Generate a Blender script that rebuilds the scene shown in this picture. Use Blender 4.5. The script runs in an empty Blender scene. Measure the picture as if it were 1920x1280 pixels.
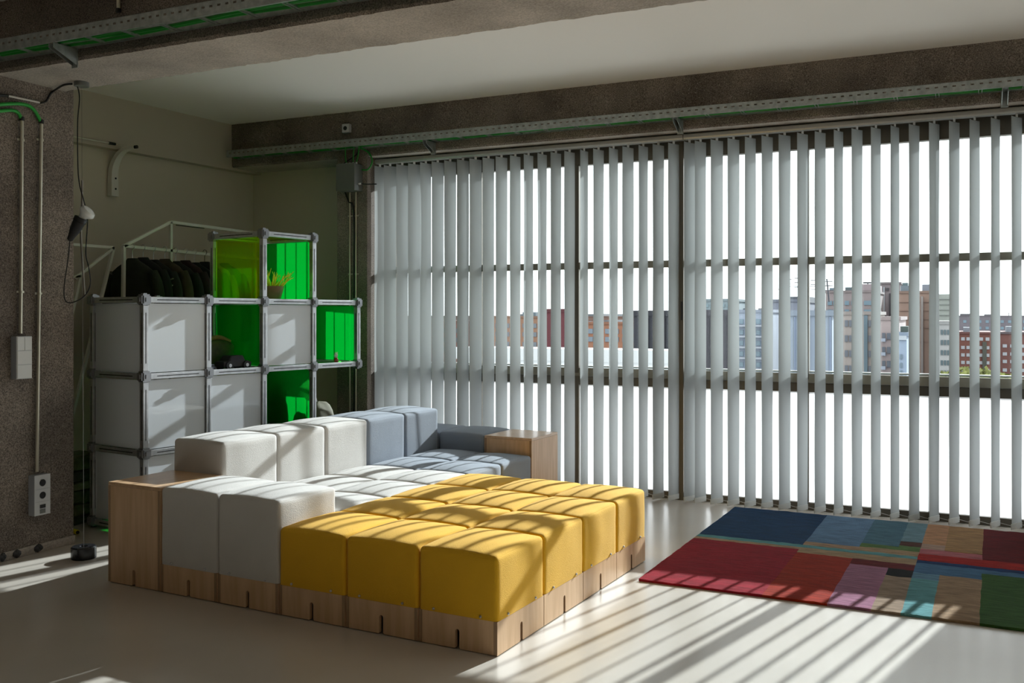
import bpy, bmesh, math, random
from mathutils import Vector, Matrix, noise

# ------------------------------------------------------------------ camera, world, sun, exposure
SC = bpy.context.scene
COL = SC.collection
FPX, YH, EYE = 1790.0, 590.0, 1.4            # focal length and horizon in pixels of the 1920x1280 frame, eye height
YAW = math.atan(FPX / 3790.0)
CA, SA = math.cos(YAW), math.sin(YAW)

cam = bpy.data.cameras.new('camera')
cam.sensor_fit = 'HORIZONTAL'; cam.sensor_width = 36.0; cam.lens = FPX / 1920 * 36
cam.shift_y = -(640 - YH) / 1920
cam.clip_start = 0.05; cam.clip_end = 3000
camo = bpy.data.objects.new('camera', cam); COL.objects.link(camo)
camo.location = (0, 0, EYE); camo.rotation_euler = (math.pi / 2, 0, YAW)
SC.camera = camo

world = bpy.data.worlds.new('sky'); SC.world = world; world.use_nodes = True
bg = world.node_tree.nodes['Background']
bg.inputs[0].default_value = (0.92, 0.965, 1.0, 1); bg.inputs[1].default_value = 2.4

SUN_EL = math.radians(23.9); SUN_AZ = math.radians(-104.0)   # direction the light travels in
sd = Vector((math.cos(SUN_AZ) * math.cos(SUN_EL), math.sin(SUN_AZ) * math.cos(SUN_EL), -math.sin(SUN_EL)))
sun = bpy.data.lights.new('sun', 'SUN'); sun.energy = 7.2; sun.angle = math.radians(0.55); sun.color = (0.915, 0.96, 1.0)
suno = bpy.data.objects.new('sun', sun); COL.objects.link(suno)
suno.rotation_euler = sd.to_track_quat('-Z', 'Y').to_euler(); suno.location = (3, 14, 8)

vs = SC.view_settings
vs.view_transform = 'Standard'; vs.look = 'None'; vs.gamma = 1.0; vs.use_curve_mapping = False
vs.exposure = 0.46
SC.cycles.max_bounces = 10; SC.cycles.diffuse_bounces = 7; SC.cycles.glossy_bounces = 4
SC.cycles.transmission_bounces = 8; SC.cycles.transparent_max_bounces = 16
SC.cycles.caustics_reflective = False; SC.cycles.caustics_refractive = False
SC.cycles.use_denoising = True
SC.cycles.sample_clamp_indirect = 6.0

# ------------------------------------------------------------------ measuring helpers (points of the place read off the photograph)
def ray(px, py):
    u = (px - 960) / FPX; v = (YH - py) / FPX
    return Vector((u * CA - SA, u * SA + CA, v))
def at_y(px, py, y):
    r = ray(px, py); return Vector((0, 0, EYE)) + r * (y / r.y)
def at_x(px, py, x):
    r = ray(px, py); return Vector((0, 0, EYE)) + r * (x / r.x)
def at_z(px, py, z=0.0):
    r = ray(px, py); return Vector((0, 0, EYE)) + r * ((z - EYE) / r.z)

# ------------------------------------------------------------------ mesh helpers
class MB:
    """collects shapes; build() links them as ONE mesh object"""
    def __init__(s): s.v = []; s.f = []; s.m = []
    def add(s, vs_, fs, mi=0):
        o = len(s.v); s.v += [tuple(p) for p in vs_]; s.f += [tuple(i + o for i in f) for f in fs]; s.m += [mi] * len(fs)
        return s
    def box(s, x0, x1, y0, y1, z0, z1, mi=0, M=None):
        p = [(x0,y0,z0),(x1,y0,z0),(x1,y1,z0),(x0,y1,z0),(x0,y0,z1),(x1,y0,z1),(x1,y1,z1),(x0,y1,z1)]
        if M is not None: p = [M @ Vector(q) for q in p]
        return s.add(p, [(0,3,2,1),(4,5,6,7),(0,1,5,4),(1,2,6,5),(2,3,7,6),(3,0,4,7)], mi)
    def cbox(s, c, sx, sy, sz, mi=0, M=None):
        x, y, z = c
        return s.box(x-sx/2, x+sx/2, y-sy/2, y+sy/2, z-sz/2, z+sz/2, mi, M)
    def bar(s, a, b, w, h, mi=0, up=(0,0,1)):
        """square bar between two points"""
        a = Vector(a); b = Vector(b); d = (b - a).normalized(); up = Vector(up)
        if abs(d.dot(up)) > .98: up = Vector((1,0,0))
        x = d.cross(up).normalized() * w / 2; y = x.cross(d).normalized() * h / 2
        p = [a-x-y, a+x-y, a+x+y, a-x+y, b-x-y, b+x-y, b+x+y, b-x+y]
        return s.add(p, [(0,1,2,3),(7,6,5,4),(0,4,5,1),(1,5,6,2),(2,6,7,3),(3,7,4,0)], mi)
    def tube(s, pts, r, n=8, mi=0, cap=True):
        pts = [Vector(p) for p in pts]; rs = r if isinstance(r, (list, tuple)) else [r] * len(pts)
        o = len(s.v); N = len(pts); prev = None
        for i, p in enumerate(pts):
            d = (pts[min(i+1, N-1)] - pts[max(i-1, 0)]).normalized()
            if prev is None:
                up = Vector((0,0,1)) if abs(d.z) < .9 else Vector((1,0,0))
                x = d.cross(up).normalized()
            else:
                x = (prev - d * prev.dot(d)).normalized()
            prev = x; y = d.cross(x)
            for k in range(n):
                t = 2 * math.pi * k / n
                s.v.append(tuple(p + (x * math.cos(t) + y * math.sin(t)) * rs[i]))
        for i in range(N - 1):
            for k in range(n):
                s.f.append((o+i*n+k, o+i*n+(k+1)%n, o+(i+1)*n+(k+1)%n, o+(i+1)*n+k)); s.m.append(mi)
        if cap:
            s.f.append(tuple(o+k for k in reversed(range(n)))); s.m.append(mi)
            s.f.append(tuple(o+(N-1)*n+k for k in range(n))); s.m.append(mi)
        return s
    def lathe(s, prof, c=(0,0,0), n=20, mi=0, M=None):
        """profile of (radius, height) turned about z"""
        o = len(s.v); N = len(prof)
        for r, z in prof:
            for k in range(n):
                t = 2 * math.pi * k / n
                p = Vector((c[0] + r * math.cos(t), c[1] + r * math.sin(t), c[2] + z))
                if M is not None: p = M @ p
                s.v.append(tuple(p))
        for i in range(N - 1):
            for k in range(n):
                s.f.append((o+i*n+k, o+i*n+(k+1)%n, o+(i+1)*n+(k+1)%n, o+(i+1)*n+k)); s.m.append(mi)
        s.f.append(tuple(o+k for k in reversed(range(n)))); s.m.append(mi)
        s.f.append(tuple(o+(N-1)*n+k for k in range(n))); s.m.append(mi)
        return s
    def ball(s, c, r, n=10, mi=0, sc=(1,1,1)):
        prof = []
        o = len(s.v); m = max(4, n // 2)
        for i in range(m + 1):
            a = -math.pi / 2 + math.pi * i / m
            for k in range(n):
                t = 2 * math.pi * k / n; q = max(math.cos(a), 1e-3)
                s.v.append((c[0]+r*sc[0]*q*math.cos(t), c[1]+r*sc[1]*q*math.sin(t), c[2]+r*sc[2]*math.sin(a)))
        for i in range(m):
            for k in range(n):
                s.f.append((o+i*n+k, o+i*n+(k+1)%n, o+(i+1)*n+(k+1)%n, o+(i+1)*n+k)); s.m.append(mi)
        return s
    def prism(s, poly, y0, y1, mi=0, M=None, axis='y'):
        """polygon in (x,z) pushed along y (or (y,z) along x)"""
        n = len(poly)
        mk = (lambda a, b, t: Vector((a, t, b))) if axis == 'y' else (lambda a, b, t: Vector((t, a, b)))
        p = [mk(a, b, y0) for a, b in poly] + [mk(a, b, y1) for a, b in poly]
        if M is not None: p = [M @ q for q in p]
        fs = [tuple(range(n)), tuple(reversed(range(n, 2 * n)))]
        fs += [(i, i + n, (i + 1) % n + n, (i + 1) % n) for i in range(n)]
        return s.add(p, fs, mi)
    def mesh(s, name, mats, smooth=False, bevel=0.0):
        me = bpy.data.meshes.new(name); me.from_pydata(s.v, [], s.f)
        for m in (mats if isinstance(mats, (list, tuple)) else [mats]): me.materials.append(m)
        for p, mi in zip(me.polygons, s.m): p.material_index = mi
        bm = bmesh.new(); bm.from_mesh(me)
        bmesh.ops.recalc_face_normals(bm, faces=bm.faces)
        if bevel > 0:
            es = [e for e in bm.edges if len(e.link_faces) == 2 and e.calc_face_angle(0) > .6]
            bmesh.ops.bevel(bm, geom=es, offset=bevel, segments=2, affect='EDGES', profile=.5)
        bm.to_mesh(me); bm.free()
        if smooth:
            for p in me.polygons: p.use_smooth = True
            try: me.set_sharp_from_angle(angle=math.radians(smooth if smooth > 1 else 40))
            except Exception: pass
        me.update()
        return me
    def build(s, name, mats, parent=None, smooth=False, bevel=0.0, loc=None, rotz=0.0):
        return link(name, s.mesh(name, mats, smooth, bevel), parent, loc, rotz)

def link(name, me, parent=None, loc=None, rotz=0.0):
    o = bpy.data.objects.new(name, me); COL.objects.link(o)
    if parent is not None: o.parent = parent
    if loc is not None: o.location = loc
    if rotz: o.rotation_euler = (0, 0, rotz)
    return o
def tag(o, label, cat, group=None):
    o['label'] = label; o['category'] = cat
    if group: o['group'] = group
    return o
def thing(name, label, cat, loc=(0,0,0), rotz=0.0, group=None):
    o = bpy.data.objects.new(name, None); COL.objects.link(o); o.empty_display_size = .1
    o.location = loc; o.rotation_euler = (0, 0, rotz)
    return tag(o, label, cat, group)
def struct(o):
    o['kind'] = 'structure'; return o

# ------------------------------------------------------------------ materials
def srgb(r, g, b):
    f = lambda c: (c/255/12.92) if c/255 <= .04045 else ((c/255+.055)/1.055)**2.4
    return (f(r), f(g), f(b))
def mat(name, col, rough=.6, metal=0.0, spec=.5, var=0.0, vscale=6.0, bump=0.0, bscale=80.0, stretch=(1,1,1), coat=0.0, col2=None, detail=4.0, sheen=0.0):
    m = bpy.data.materials.new(name); m.use_nodes = True
    nt = m.node_tree; b = nt.nodes['Principled BSDF']
    b.inputs['Base Color'].default_value = (*col, 1); b.inputs['Roughness'].default_value = rough
    b.inputs['Metallic'].default_value = metal; b.inputs['Specular IOR Level'].default_value = spec
    b.inputs['Coat Weight'].default_value = coat; b.inputs['Coat Roughness'].default_value = .15
    if sheen: b.inputs['Sheen Weight'].default_value = sheen; b.inputs['Sheen Roughness'].default_value = .5
    if var or bump or col2:
        tc = nt.nodes.new('ShaderNodeTexCoord'); mp = nt.nodes.new('ShaderNodeMapping')
        nt.links.new(tc.outputs['Object'], mp.inputs['Vector']); mp.inputs['Scale'].default_value = stretch
    if var or col2:
        n = nt.nodes.new('ShaderNodeTexNoise'); n.inputs['Scale'].default_value = vscale; n.inputs['Detail'].default_value = detail
        nt.links.new(mp.outputs[0], n.inputs['Vector'])
        r = nt.nodes.new('ShaderNodeValToRGB'); e = r.color_ramp.elements
        c2 = col2 or tuple(min(1, c * (1 + var)) for c in col); c1 = col if col2 else tuple(c * (1 - var) for c in col)
        e[0].position = .35; e[1].position = .65; e[0].color = (*c1, 1); e[1].color = (*c2, 1)
        nt.links.new(n.outputs['Fac'], r.inputs['Fac']); nt.links.new(r.outputs['Color'], b.inputs['Base Color'])
    if bump:
        n2 = nt.nodes.new('ShaderNodeTexNoise'); n2.inputs['Scale'].default_value = bscale; n2.inputs['Detail'].default_value = 5
        nt.links.new(mp.outputs[0], n2.inputs['Vector'])
        bp = nt.nodes.new('ShaderNodeBump'); bp.inputs['Strength'].default_value = bump; bp.inputs['Distance'].default_value = .01
        nt.links.new(n2.outputs['Fac'], bp.inputs['Height']); nt.links.new(bp.outputs[0], b.inputs['Normal'])
    return m

def concrete(name, c1, c2, chips=.5, scale=95, grain=.75):
    m = bpy.data.materials.new(name); m.use_nodes = True
    nt = m.node_tree; N = nt.nodes; L = nt.links; b = N['Principled BSDF']; b.inputs['Roughness'].default_value = .92
    b.inputs['Specular IOR Level'].default_value = .2
    tc = N.new('ShaderNodeTexCoord')
    n1 = N.new('ShaderNodeTexNoise'); n1.inputs['Scale'].default_value = 2.6; n1.inputs['Detail'].default_value = 8; L.new(tc.outputs['Object'], n1.inputs['Vector'])
    r1 = N.new('ShaderNodeValToRGB'); r1.color_ramp.elements[0].color = (*c1, 1); r1.color_ramp.elements[1].color = (*c2, 1)
    r1.color_ramp.elements[0].position = .35; r1.color_ramp.elements[1].position = .7
    L.new(n1.outputs['Fac'], r1.inputs['Fac'])
    n3 = N.new('ShaderNodeTexNoise'); n3.inputs['Scale'].default_value = scale * 1.6; n3.inputs['Detail'].default_value = 3; L.new(tc.outputs['Object'], n3.inputs['Vector'])
    r3 = N.new('ShaderNodeValToRGB'); r3.color_ramp.elements[0].position = .36; r3.color_ramp.elements[1].position = .62
    r3.color_ramp.elements[0].color = (.34, .32, .31, 1); r3.color_ramp.elements[1].color = (1.5, 1.46, 1.42, 1); L.new(n3.outputs['Fac'], r3.inputs['Fac'])
    mx = N.new('ShaderNodeMix'); mx.data_type = 'RGBA'; mx.blend_type = 'MULTIPLY'; mx.inputs[0].default_value = grain
    L.new(r1.outputs['Color'], mx.inputs[6]); L.new(r3.outputs['Color'], mx.inputs[7])
    v = N.new('ShaderNodeTexVoronoi'); v.inputs['Scale'].default_value = scale * .45; v.inputs['Randomness'].default_value = 1; L.new(tc.outputs['Object'], v.inputs['Vector'])
    rv = N.new('ShaderNodeValToRGB'); rv.color_ramp.elements[0].position = .10; rv.color_ramp.elements[1].position = .17
    rv.color_ramp.elements[0].color = (1, 1, 1, 1); rv.color_ramp.elements[1].color = (0, 0, 0, 1); L.new(v.outputs['Distance'], rv.inputs['Fac'])
    mk = N.new('ShaderNodeMath'); mk.operation = 'MULTIPLY'; mk.inputs[1].default_value = chips; L.new(rv.outputs['Color'], mk.inputs[0])
    mx2 = N.new('ShaderNodeMix'); mx2.data_type = 'RGBA'; L.new(mk.outputs[0], mx2.inputs[0]); L.new(mx.outputs[2], mx2.inputs[6])
    rc = N.new('ShaderNodeValToRGB'); rc.color_ramp.elements[0].color = (.03, .03, .03, 1); rc.color_ramp.elements[1].color = (.55, .5, .43, 1)
    rc.color_ramp.elements[0].position = .3; rc.color_ramp.elements[1].position = .8
    L.new(v.outputs['Color'], rc.inputs['Fac']); L.new(rc.outputs['Color'], mx2.inputs[7]); L.new(mx2.outputs[2], b.inputs['Base Color'])
    bp = N.new('ShaderNodeBump'); bp.inputs['Strength'].default_value = .5; bp.inputs['Distance'].default_value = .006
    L.new(n3.outputs['Fac'], bp.inputs['Height']); L.new(bp.outputs[0], b.inputs['Normal'])
    return m

def acrylic(name, tcol, dcol, fd, gloss=.1):
    """tinted acrylic sheet: mostly see-through, partly scattering, a little shiny"""
    m = bpy.data.materials.new(name); m.use_nodes = True; nt = m.node_tree; N = nt.nodes; L = nt.links
    N.remove(N['Principled BSDF']); out = N['Material Output']
    t = N.new('ShaderNodeBsdfTransparent'); t.inputs[0].default_value = (*tcol, 1)
    d = N.new('ShaderNodeBsdfDiffuse'); d.inputs[0].default_value = (*dcol, 1)
    tl = N.new('ShaderNodeBsdfTranslucent'); tl.inputs[0].default_value = (*dcol, 1)
    a = N.new('ShaderNodeMixShader'); a.inputs[0].default_value = .45; L.new(d.outputs[0], a.inputs[1]); L.new(tl.outputs[0], a.inputs[2])
    s = N.new('ShaderNodeMixShader'); s.inputs[0].default_value = fd; L.new(t.outputs[0], s.inputs[1]); L.new(a.outputs[0], s.inputs[2])
    g = N.new('ShaderNodeBsdfGlossy'); g.inputs['Roughness'].default_value = .03
    lw_ = N.new('ShaderNodeLayerWeight'); pw = N.new('ShaderNodeMath'); pw.operation = 'POWER'; pw.inputs[1].default_value = 4.0; L.new(lw_.outputs['Facing'], pw.inputs[0])
    fr = N.new('ShaderNodeMath'); fr.operation = 'MULTIPLY_ADD'; fr.inputs[1].default_value = .7; fr.inputs[2].default_value = .04; L.new(pw.outputs[0], fr.inputs[0])
    x = N.new('ShaderNodeMixShader'); L.new(fr.outputs[0], x.inputs[0]); L.new(s.outputs[0], x.inputs[1]); L.new(g.outputs[0], x.inputs[2])
    L.new(x.outputs[0], out.inputs[0]); return m

def fabric_sheet(name, col, ft):
    m = bpy.data.materials.new(name); m.use_nodes = True; nt = m.node_tree; N = nt.nodes; L = nt.links
    N.remove(N['Principled BSDF']); out = N['Material Output']
    d = N.new('ShaderNodeBsdfDiffuse'); d.inputs[0].default_value = (*col, 1)
    t = N.new('ShaderNodeBsdfTranslucent'); t.inputs[0].default_value = (*col, 1)
    x = N.new('ShaderNodeMixShader'); x.inputs[0].default_value = ft
    L.new(d.outputs[0], x.inputs[1]); L.new(t.outputs[0], x.inputs[2]); L.new(x.outputs[0], out.inputs[0]); return m

def plyedge(name):
    m = bpy.data.materials.new(name); m.use_nodes = True; nt = m.node_tree; N = nt.nodes; L = nt.links; b = N['Principled BSDF']
    b.inputs['Roughness'].default_value = .6
    tc = N.new('ShaderNodeTexCoord'); w = N.new('ShaderNodeTexWave'); w.wave_type = 'BANDS'; w.bands_direction = 'X'
    w.inputs['Scale'].default_value = 58; w.inputs['Distortion'].default_value = .6; L.new(tc.outputs['Object'], w.inputs['Vector'])
    r = N.new('ShaderNodeValToRGB'); r.color_ramp.elements[0].color = (*srgb(96, 66, 45), 1); r.color_ramp.elements[1].color = (*srgb(206, 170, 132), 1)
    L.new(w.outputs['Fac'], r.inputs['Fac']); L.new(r.outputs['Color'], b.inputs['Base Color']); return m

M = {}
M['concrete'] = concrete('raw concrete', (.155, .132, .115), (.29, .25, .215), .8)
M['soffit'] = concrete('board marked concrete', (.37, .335, .30), (.55, .50, .45), .14, 70, .25)
M['plaster'] = mat('off white plaster', (.62, .56, .46), .85, bump=.05, bscale=30)
M['plaster2'] = mat('darker upper plaster', (.50, .45, .365), .85, bump=.05, bscale=30)  # upper left wall, a darker tone than the plaster below it
M['ceiling'] = mat('white ceiling paint', (.88, .845, .80), .9)
M['backwall'] = mat('dark back of the room', (.22, .20, .18), .85)
M['floor'] = mat('polished grey resin floor', (.555, .505, .445), .28, spec=.5, var=.06, vscale=1.2, bump=.015, bscale=5, coat=.25)
M['alu'] = mat('window aluminium', (.30, .28, .23), .42, metal=.6, var=.1, vscale=8)
M['aludark'] = mat('dark window aluminium', (.14, .125, .10), .45, metal=.5)
M['galv'] = mat('galvanised steel', (.40, .43, .415), .42, metal=.8, var=.18, vscale=25)
M['steel'] = mat('zinc conduit', (.66, .62, .50), .35, metal=.8)
M['silver'] = mat('brushed aluminium profile', (.66, .66, .68), .34, metal=.85, var=.08, vscale=30)
M['silverconn'] = mat('cast aluminium connector', (.40, .40, .42), .30, metal=.85)
M['slot'] = mat('dark groove', (.02, .02, .025), .7)
M['white_panel'] = mat('white gloss panel', (.84, .88, .93), .04, spec=.9, coat=.7)
M['white_panel'].node_tree.nodes['Principled BSDF'].inputs['Coat Roughness'].default_value = .03
M['wgrey'] = mat('white plastic', (.78, .78, .76), .4)
M['gplastic'] = mat('grey plastic', (.16, .17, .16), .5)
M['boxgrey'] = mat('dark grey enclosure', (.13, .14, .13), .5)
M['switchbody'] = mat('grey trunking box', (.30, .31, .33), .45)
M['switch'] = mat('light grey switch plate', (.62, .63, .64), .4)
M['black'] = mat('black rubber', (.012, .012, .013), .55)
M['blackgloss'] = mat('black lacquered weight', (.016, .016, .018), .22)
M['greenhose'] = mat('green conduit hose', (.02, .38, .045), .45)
M['greencable'] = mat('green cable', (.010, .23, .022), .5)
M['beige'] = mat('off white canvas', (.60, .575, .545), .9, var=.03, vscale=4, bump=.25, bscale=260, sheen=.15)
M['yellow'] = mat('yellow canvas', (.80, .435, .010), .9, var=.04, vscale=4, bump=.25, bscale=260, sheen=.1)
M['grey'] = mat('blue grey canvas', (.255, .29, .345), .9, var=.04, vscale=4, bump=.25, bscale=260, sheen=.15)
M['ply'] = mat('birch plywood', srgb(222, 186, 148), .45, col2=srgb(208, 170, 130), vscale=7, stretch=(5, 5, .5), detail=3, spec=.4)
M['plyedge'] = plyedge('plywood edge')
M['slat'] = fabric_sheet('blind fabric', (.47, .49, .49), .29)
M['frost'] = fabric_sheet('frosted glass', (.80, .82, .82), .5)
M['green'] = acrylic('green acrylic', (.02, .80, .06), (.0, .72, .05), .42)
M['lime'] = acrylic('yellow acrylic', (.70, .86, .02), (.62, .62, .0), .22)
M['glass'] = acrylic('window glass', (.96, .985, .975), (.9, .9, .9), .0)
M['whitetube'] = mat('white painted tube', (.72, .70, .64), .5)
M['bulb'] = mat('frosted bulb', (.75, .77, .76), .15)
M['cord'] = mat('black cord', (.008, .008, .008), .6)

# ------------------------------------------------------------------ the room
ZC, ZB = 3.15, 2.755           # ceiling, underside of the concrete beams
YW, YBF = 7.10, 6.85           # window plane, face of the window beam
XR, YBK, XL = 6.0, -9.0, -9.5
LW0 = Vector((-6.154, 7.22, 0)); LWD = Vector((0.068, 0.998, 0)).normalized()
def lw(y, off=0.0): return LW0.x + (y - LW0.y) * LWD.x / LWD.y + off

struct(MB().box(5.6, XR + .3, YBF + .05, 7.5, 0, ZB + .05).build('wall_window_far', M['concrete']))
o = MB().box(XL - .3, XR + .3, YBK - .3, 7.6, -.25, 0).build('floor', M['floor']); struct(o)
o = MB().box(XL - .3, XR + .3, YBK - .3, 7.6, ZC, ZC + .25).build('ceiling', M['ceiling']); struct(o)
# left wall: lower plaster and the plastered beam above it
mb = MB(); y0, y1 = 4.0, 7.6
p = [(lw(y0), y0, 0), (lw(y1), y1, 0), (lw(y1, -.3), y1, 0), (lw(y0, -.3), y0, 0)]
mb.add(p + [(a, b, ZC) for a, b, c in p], [(0,1,2,3),(4,5,6,7),(0,1,5,4),(1,2,6,5),(2,3,7,6),(3,0,4,7)])
struct(mb.build('wall_left', M['plaster']))
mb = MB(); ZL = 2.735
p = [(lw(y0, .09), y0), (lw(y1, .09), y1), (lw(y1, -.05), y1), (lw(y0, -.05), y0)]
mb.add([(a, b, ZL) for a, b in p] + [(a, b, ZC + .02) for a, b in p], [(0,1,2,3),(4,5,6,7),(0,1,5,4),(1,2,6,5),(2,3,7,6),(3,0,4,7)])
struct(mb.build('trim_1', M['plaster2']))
# wall that closes the room left of the near column (out of the photograph)
struct(MB().box(XL - .3, -5.45, 3.8, 4.05, 0, ZC + .02).build('wall_side', M['plaster']))
struct(MB().box(XL - .3, XL, YBK - .3, 3.85, 0, ZC + .02).build('wall_front_left', M['backwall']))
struct(MB().box(XL - .3, XR + .3, YBK - .3, YBK, 0, ZC + .02).build('wall_back', M['backwall']))
struct(MB().box(XR, XR + .3, YBK - .3, 7.6, 0, ZC + .02).build('wall_right', M['plaster']))
# window wall: plaster piece, column, beam, column at the right of the bay
struct(MB().box(-7.2, -4.9, 7.22, 7.6, 0, ZC + .02).build('wall_window', M['plaster']))
struct(MB().box(-4.917, -4.605, YBF, 7.5, 0, ZB + .05).build('wall_window_column', M['concrete'], bevel=.006))
struct(MB().box(.61, 1.25, YBF + .05, 7.5, 0, ZB + .05).build('wall_window_right', M['concrete'], bevel=.006))

def rough_beam(name, x0, x1, y0, y1, z0, z1, nx):
    """concrete beam with uneven lower arrises; soffit in the smoother shuttering finish"""
    mb = MB(); random.seed(len(name)); n = nx
    def j(a): return random.uniform(-a, a)
    def rag(x, q): return .010 * abs(noise.noise(Vector((x * 3.1, q, 0)))) + .014 * abs(noise.noise(Vector((x * 13, q, 4)))) + abs(j(.006))
    ring = []
    for i in range(n + 1):
        x = x0 + (x1 - x0) * i / n
        ring.append([(x, y0 + j(.003), z1), (x, y0 + j(.003), z0 + .012 + abs(j(.006))), (x, y0 + .006 + rag(x, 1), z0), (x, y1 - .006 - 1.6 * rag(x, 2), z0), (x, y1 + j(.004), z0 + .006 + rag(x, 3)), (x, y1, z1)])
    for i in range(n):
        for k in range(5):
            a, b = ring[i], ring[i + 1]
            mb.add([a[k], b[k], b[k+1], a[k+1]], [(0, 1, 2, 3)], 1 if k == 2 else 0)
    for r in (ring[0], ring[-1]): mb.add(r, [tuple(range(6))], 0)
    mb.add([ring[0][0], ring[-1][0], ring[-1][5], ring[0][5]], [(0, 1, 2, 3)], 0)
    me = mb.mesh(name, [M['concrete'], M['soffit']])
    bm = bmesh.new(); bm.from_mesh(me); bmesh.ops.remove_doubles(bm, verts=bm.verts, dist=1e-5); bmesh.ops.recalc_face_normals(bm, faces=bm.faces); bm.to_mesh(me); bm.free()
    return struct(link(name, me))
o = rough_beam('trim_2', -6.3, XR, YBF, 7.6, ZB, ZC + .02, 420); o['label'] = 'concrete beam above the window'
o = rough_beam('trim_3', -6.6, XR, 3.605, 4.09, ZB, ZC + .02, 460); o['label'] = 'concrete ceiling beam above the sofa'
struct(MB().box(-5.42, -4.93, 3.60, 4.148, 0, ZB + .03).build('wall_column', M['concrete'], bevel=.008))
# rough plaster foot of the near column: a strip of exposed mortar and stones
foot = MB().box(-4.935, -4.922, 3.60, 4.15, 0, .05).build('baseboard_column', M['soffit'], bevel=.003); struct(foot)
random.seed(5)
M['darkstone'] = mat('dark aggregate', (.055, .055, .058), .9, var=.5, vscale=60, bump=.6, bscale=120)
for yy, wd in ((3.66, .05), (3.75, .055), (3.89, .06)):
    mb = MB(); mb.ball((0, 0, 0), 1, 10, 0, (.008, wd / 2, .022))
    mb.v = [(v[0], v[1] * (1 + random.uniform(-.15, .15)), v[2] * (1 + random.uniform(-.25, .25))) for v in mb.v]
    mb.build('stone', M['darkstone'], foot, loc=(-4.920, yy, .027))

# ------------------------------------------------------------------ windows (four bays of aluminium frame, clear glass above, frosted glass below)
struct(MB().box(-7, 7, 7.2, 10.2, -.4, -.12).build('floor_bounce_terrace', mat('pale bounce terrace', (.72, .71, .69), .8, var=.05, vscale=2)))  # unseen pale terrace, added to bounce sun up to the ceiling
bays = [(-4.605, -3.675, None), (-3.675, -1.950, -2.79), (-1.950, -.177, -1.005), (-.177, .61, None), (1.25, 5.6, 3.4)]
PWS = [0, .036, .042, .023, 0, 0]
M['whitesill'] = mat('white sill capping', (.85, .85, .84), .6)
for i, (xa, xb, xm) in enumerate(bays):
    la = xa + PWS[i] * (i < 4); lb = xb - PWS[i + 1] * (i < 3); PW = PWS[i + 1]
    mb = MB()
    mb.box(la, lb, YW, YW + .06, 2.59, ZB + .03)                     # head
    mb.box(la, lb, YW - .01, YW + .07, 0, .055)                      # track
    mb.box(la - .002, la + .003, YW + .005, YW + .055, .055, 2.59); mb.box(lb - .003, lb + .002, YW + .005, YW + .055, .055, 2.59)
    w = struct(mb.build('window_%d' % (i + 1), M['aludark'], bevel=.002))
    ia, ib = la + .003, lb - .003
    MB().box(ia, ib, YW, YW + .05, 1.762, 1.816).build('transom', M['alu'], w, bevel=.003)
    t = MB().prism([(YW - .012, .915), (YW + .055, .915), (YW + .055, .978), (YW + .01, .978)], ia, ib, axis='x').build('sill_rail', M['alu'], w)
    MB().box(ia, ib, YW - .002, YW + .055, .846, .912).build('lower_rail', M['aludark'], w, bevel=.002)
    MB().box(ia, ib, YW + .022, YW + .028, 1.816, 2.59).build('pane', M['glass'], w)
    MB().box(ia, ib, YW + .022, YW + .028, .978, 1.762).build('pane', M['glass'], w)
    g = MB(); g.add([(ia, YW + .025, .055), (ib, YW + .025, .055), (ib, YW + .025, .846), (ia, YW + .025, .846)], [(0, 1, 2, 3)])
    g.build('frosted_pane', M['frost'], w)
    MB().box(ia, ib, YW + .056, YW + .095, .982, .994).build('outer_sill', M['whitesill'], w)
    if xm is not None:
        wdt = .026 if i == 1 else .006
        MB().box(xm - wdt, xm + wdt, YW - .004, YW + .056, .06, 2.588).build('stile', M['aludark'], w, bevel=.002)
    if i < 3:
        post = MB().box(xb - PW, xb + PW, YW - .03, YW + .09, .0, ZB + .03).build('mullion', M['aludark'], w, bevel=.004)
        if i == 1: MB().box(xb + .022, xb + .036, YW - .034, YW - .03, 1.36, 1.50).build('handle_recess', M['slot'], post)

# ------------------------------------------------------------------ modular sofa: every cube a thing of its own
TH = math.radians(-2.9)
SU = Vector((-math.cos(TH), -math.sin(TH), 0)); SV = Vector((-math.sin(TH), math.cos(TH), 0))
S0 = Vector((-1.719, 3.502, 0)); PU, PV = .390, .434
MW, MD = PU - .006, PV - .006
def slot_panel(mb, half, h, t, y, x0=None, top_z=None, mi=0, axis='y', sl=.0105, sh=.086):
    """upright board standing on the floor with a round-topped slot in the middle of its lower edge"""
    poly = [(-half, .004), (-sl - .004, .004), (-sl, .010), (-sl, sh - sl)]
    poly += [(sl * -math.cos(a), sh - sl + sl * math.sin(a)) for a in (math.pi * .25, math.pi * .5, math.pi * .75)]
    poly += [(sl, sh - sl), (sl, .010), (sl + .004, .004), (half, .004), (half, h), (-half, h)]
    mb.prism(poly, y, y + t, mi, axis=axis)
PT = .018
def ply_mesh(half, h, axis):
    # the board is built at the origin; side boards get the striped ply edge on their thin faces
    mb = MB(); slot_panel(mb, half, h, PT, -PT / 2, axis=axis)
    me = mb.mesh('board', [M['ply'], M['plyedge']])
    if axis == 'x':
        for p in me.polygons:
            if abs(p.normal.x) < .5: p.material_index = 1
    return me
_ply = {}
def board(half, h, axis):
    k = (round(half, 4), round(h, 4), axis)
    if k not in _ply: _ply[k] = ply_mesh(half, h, axis)
    return _ply[k]
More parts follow.
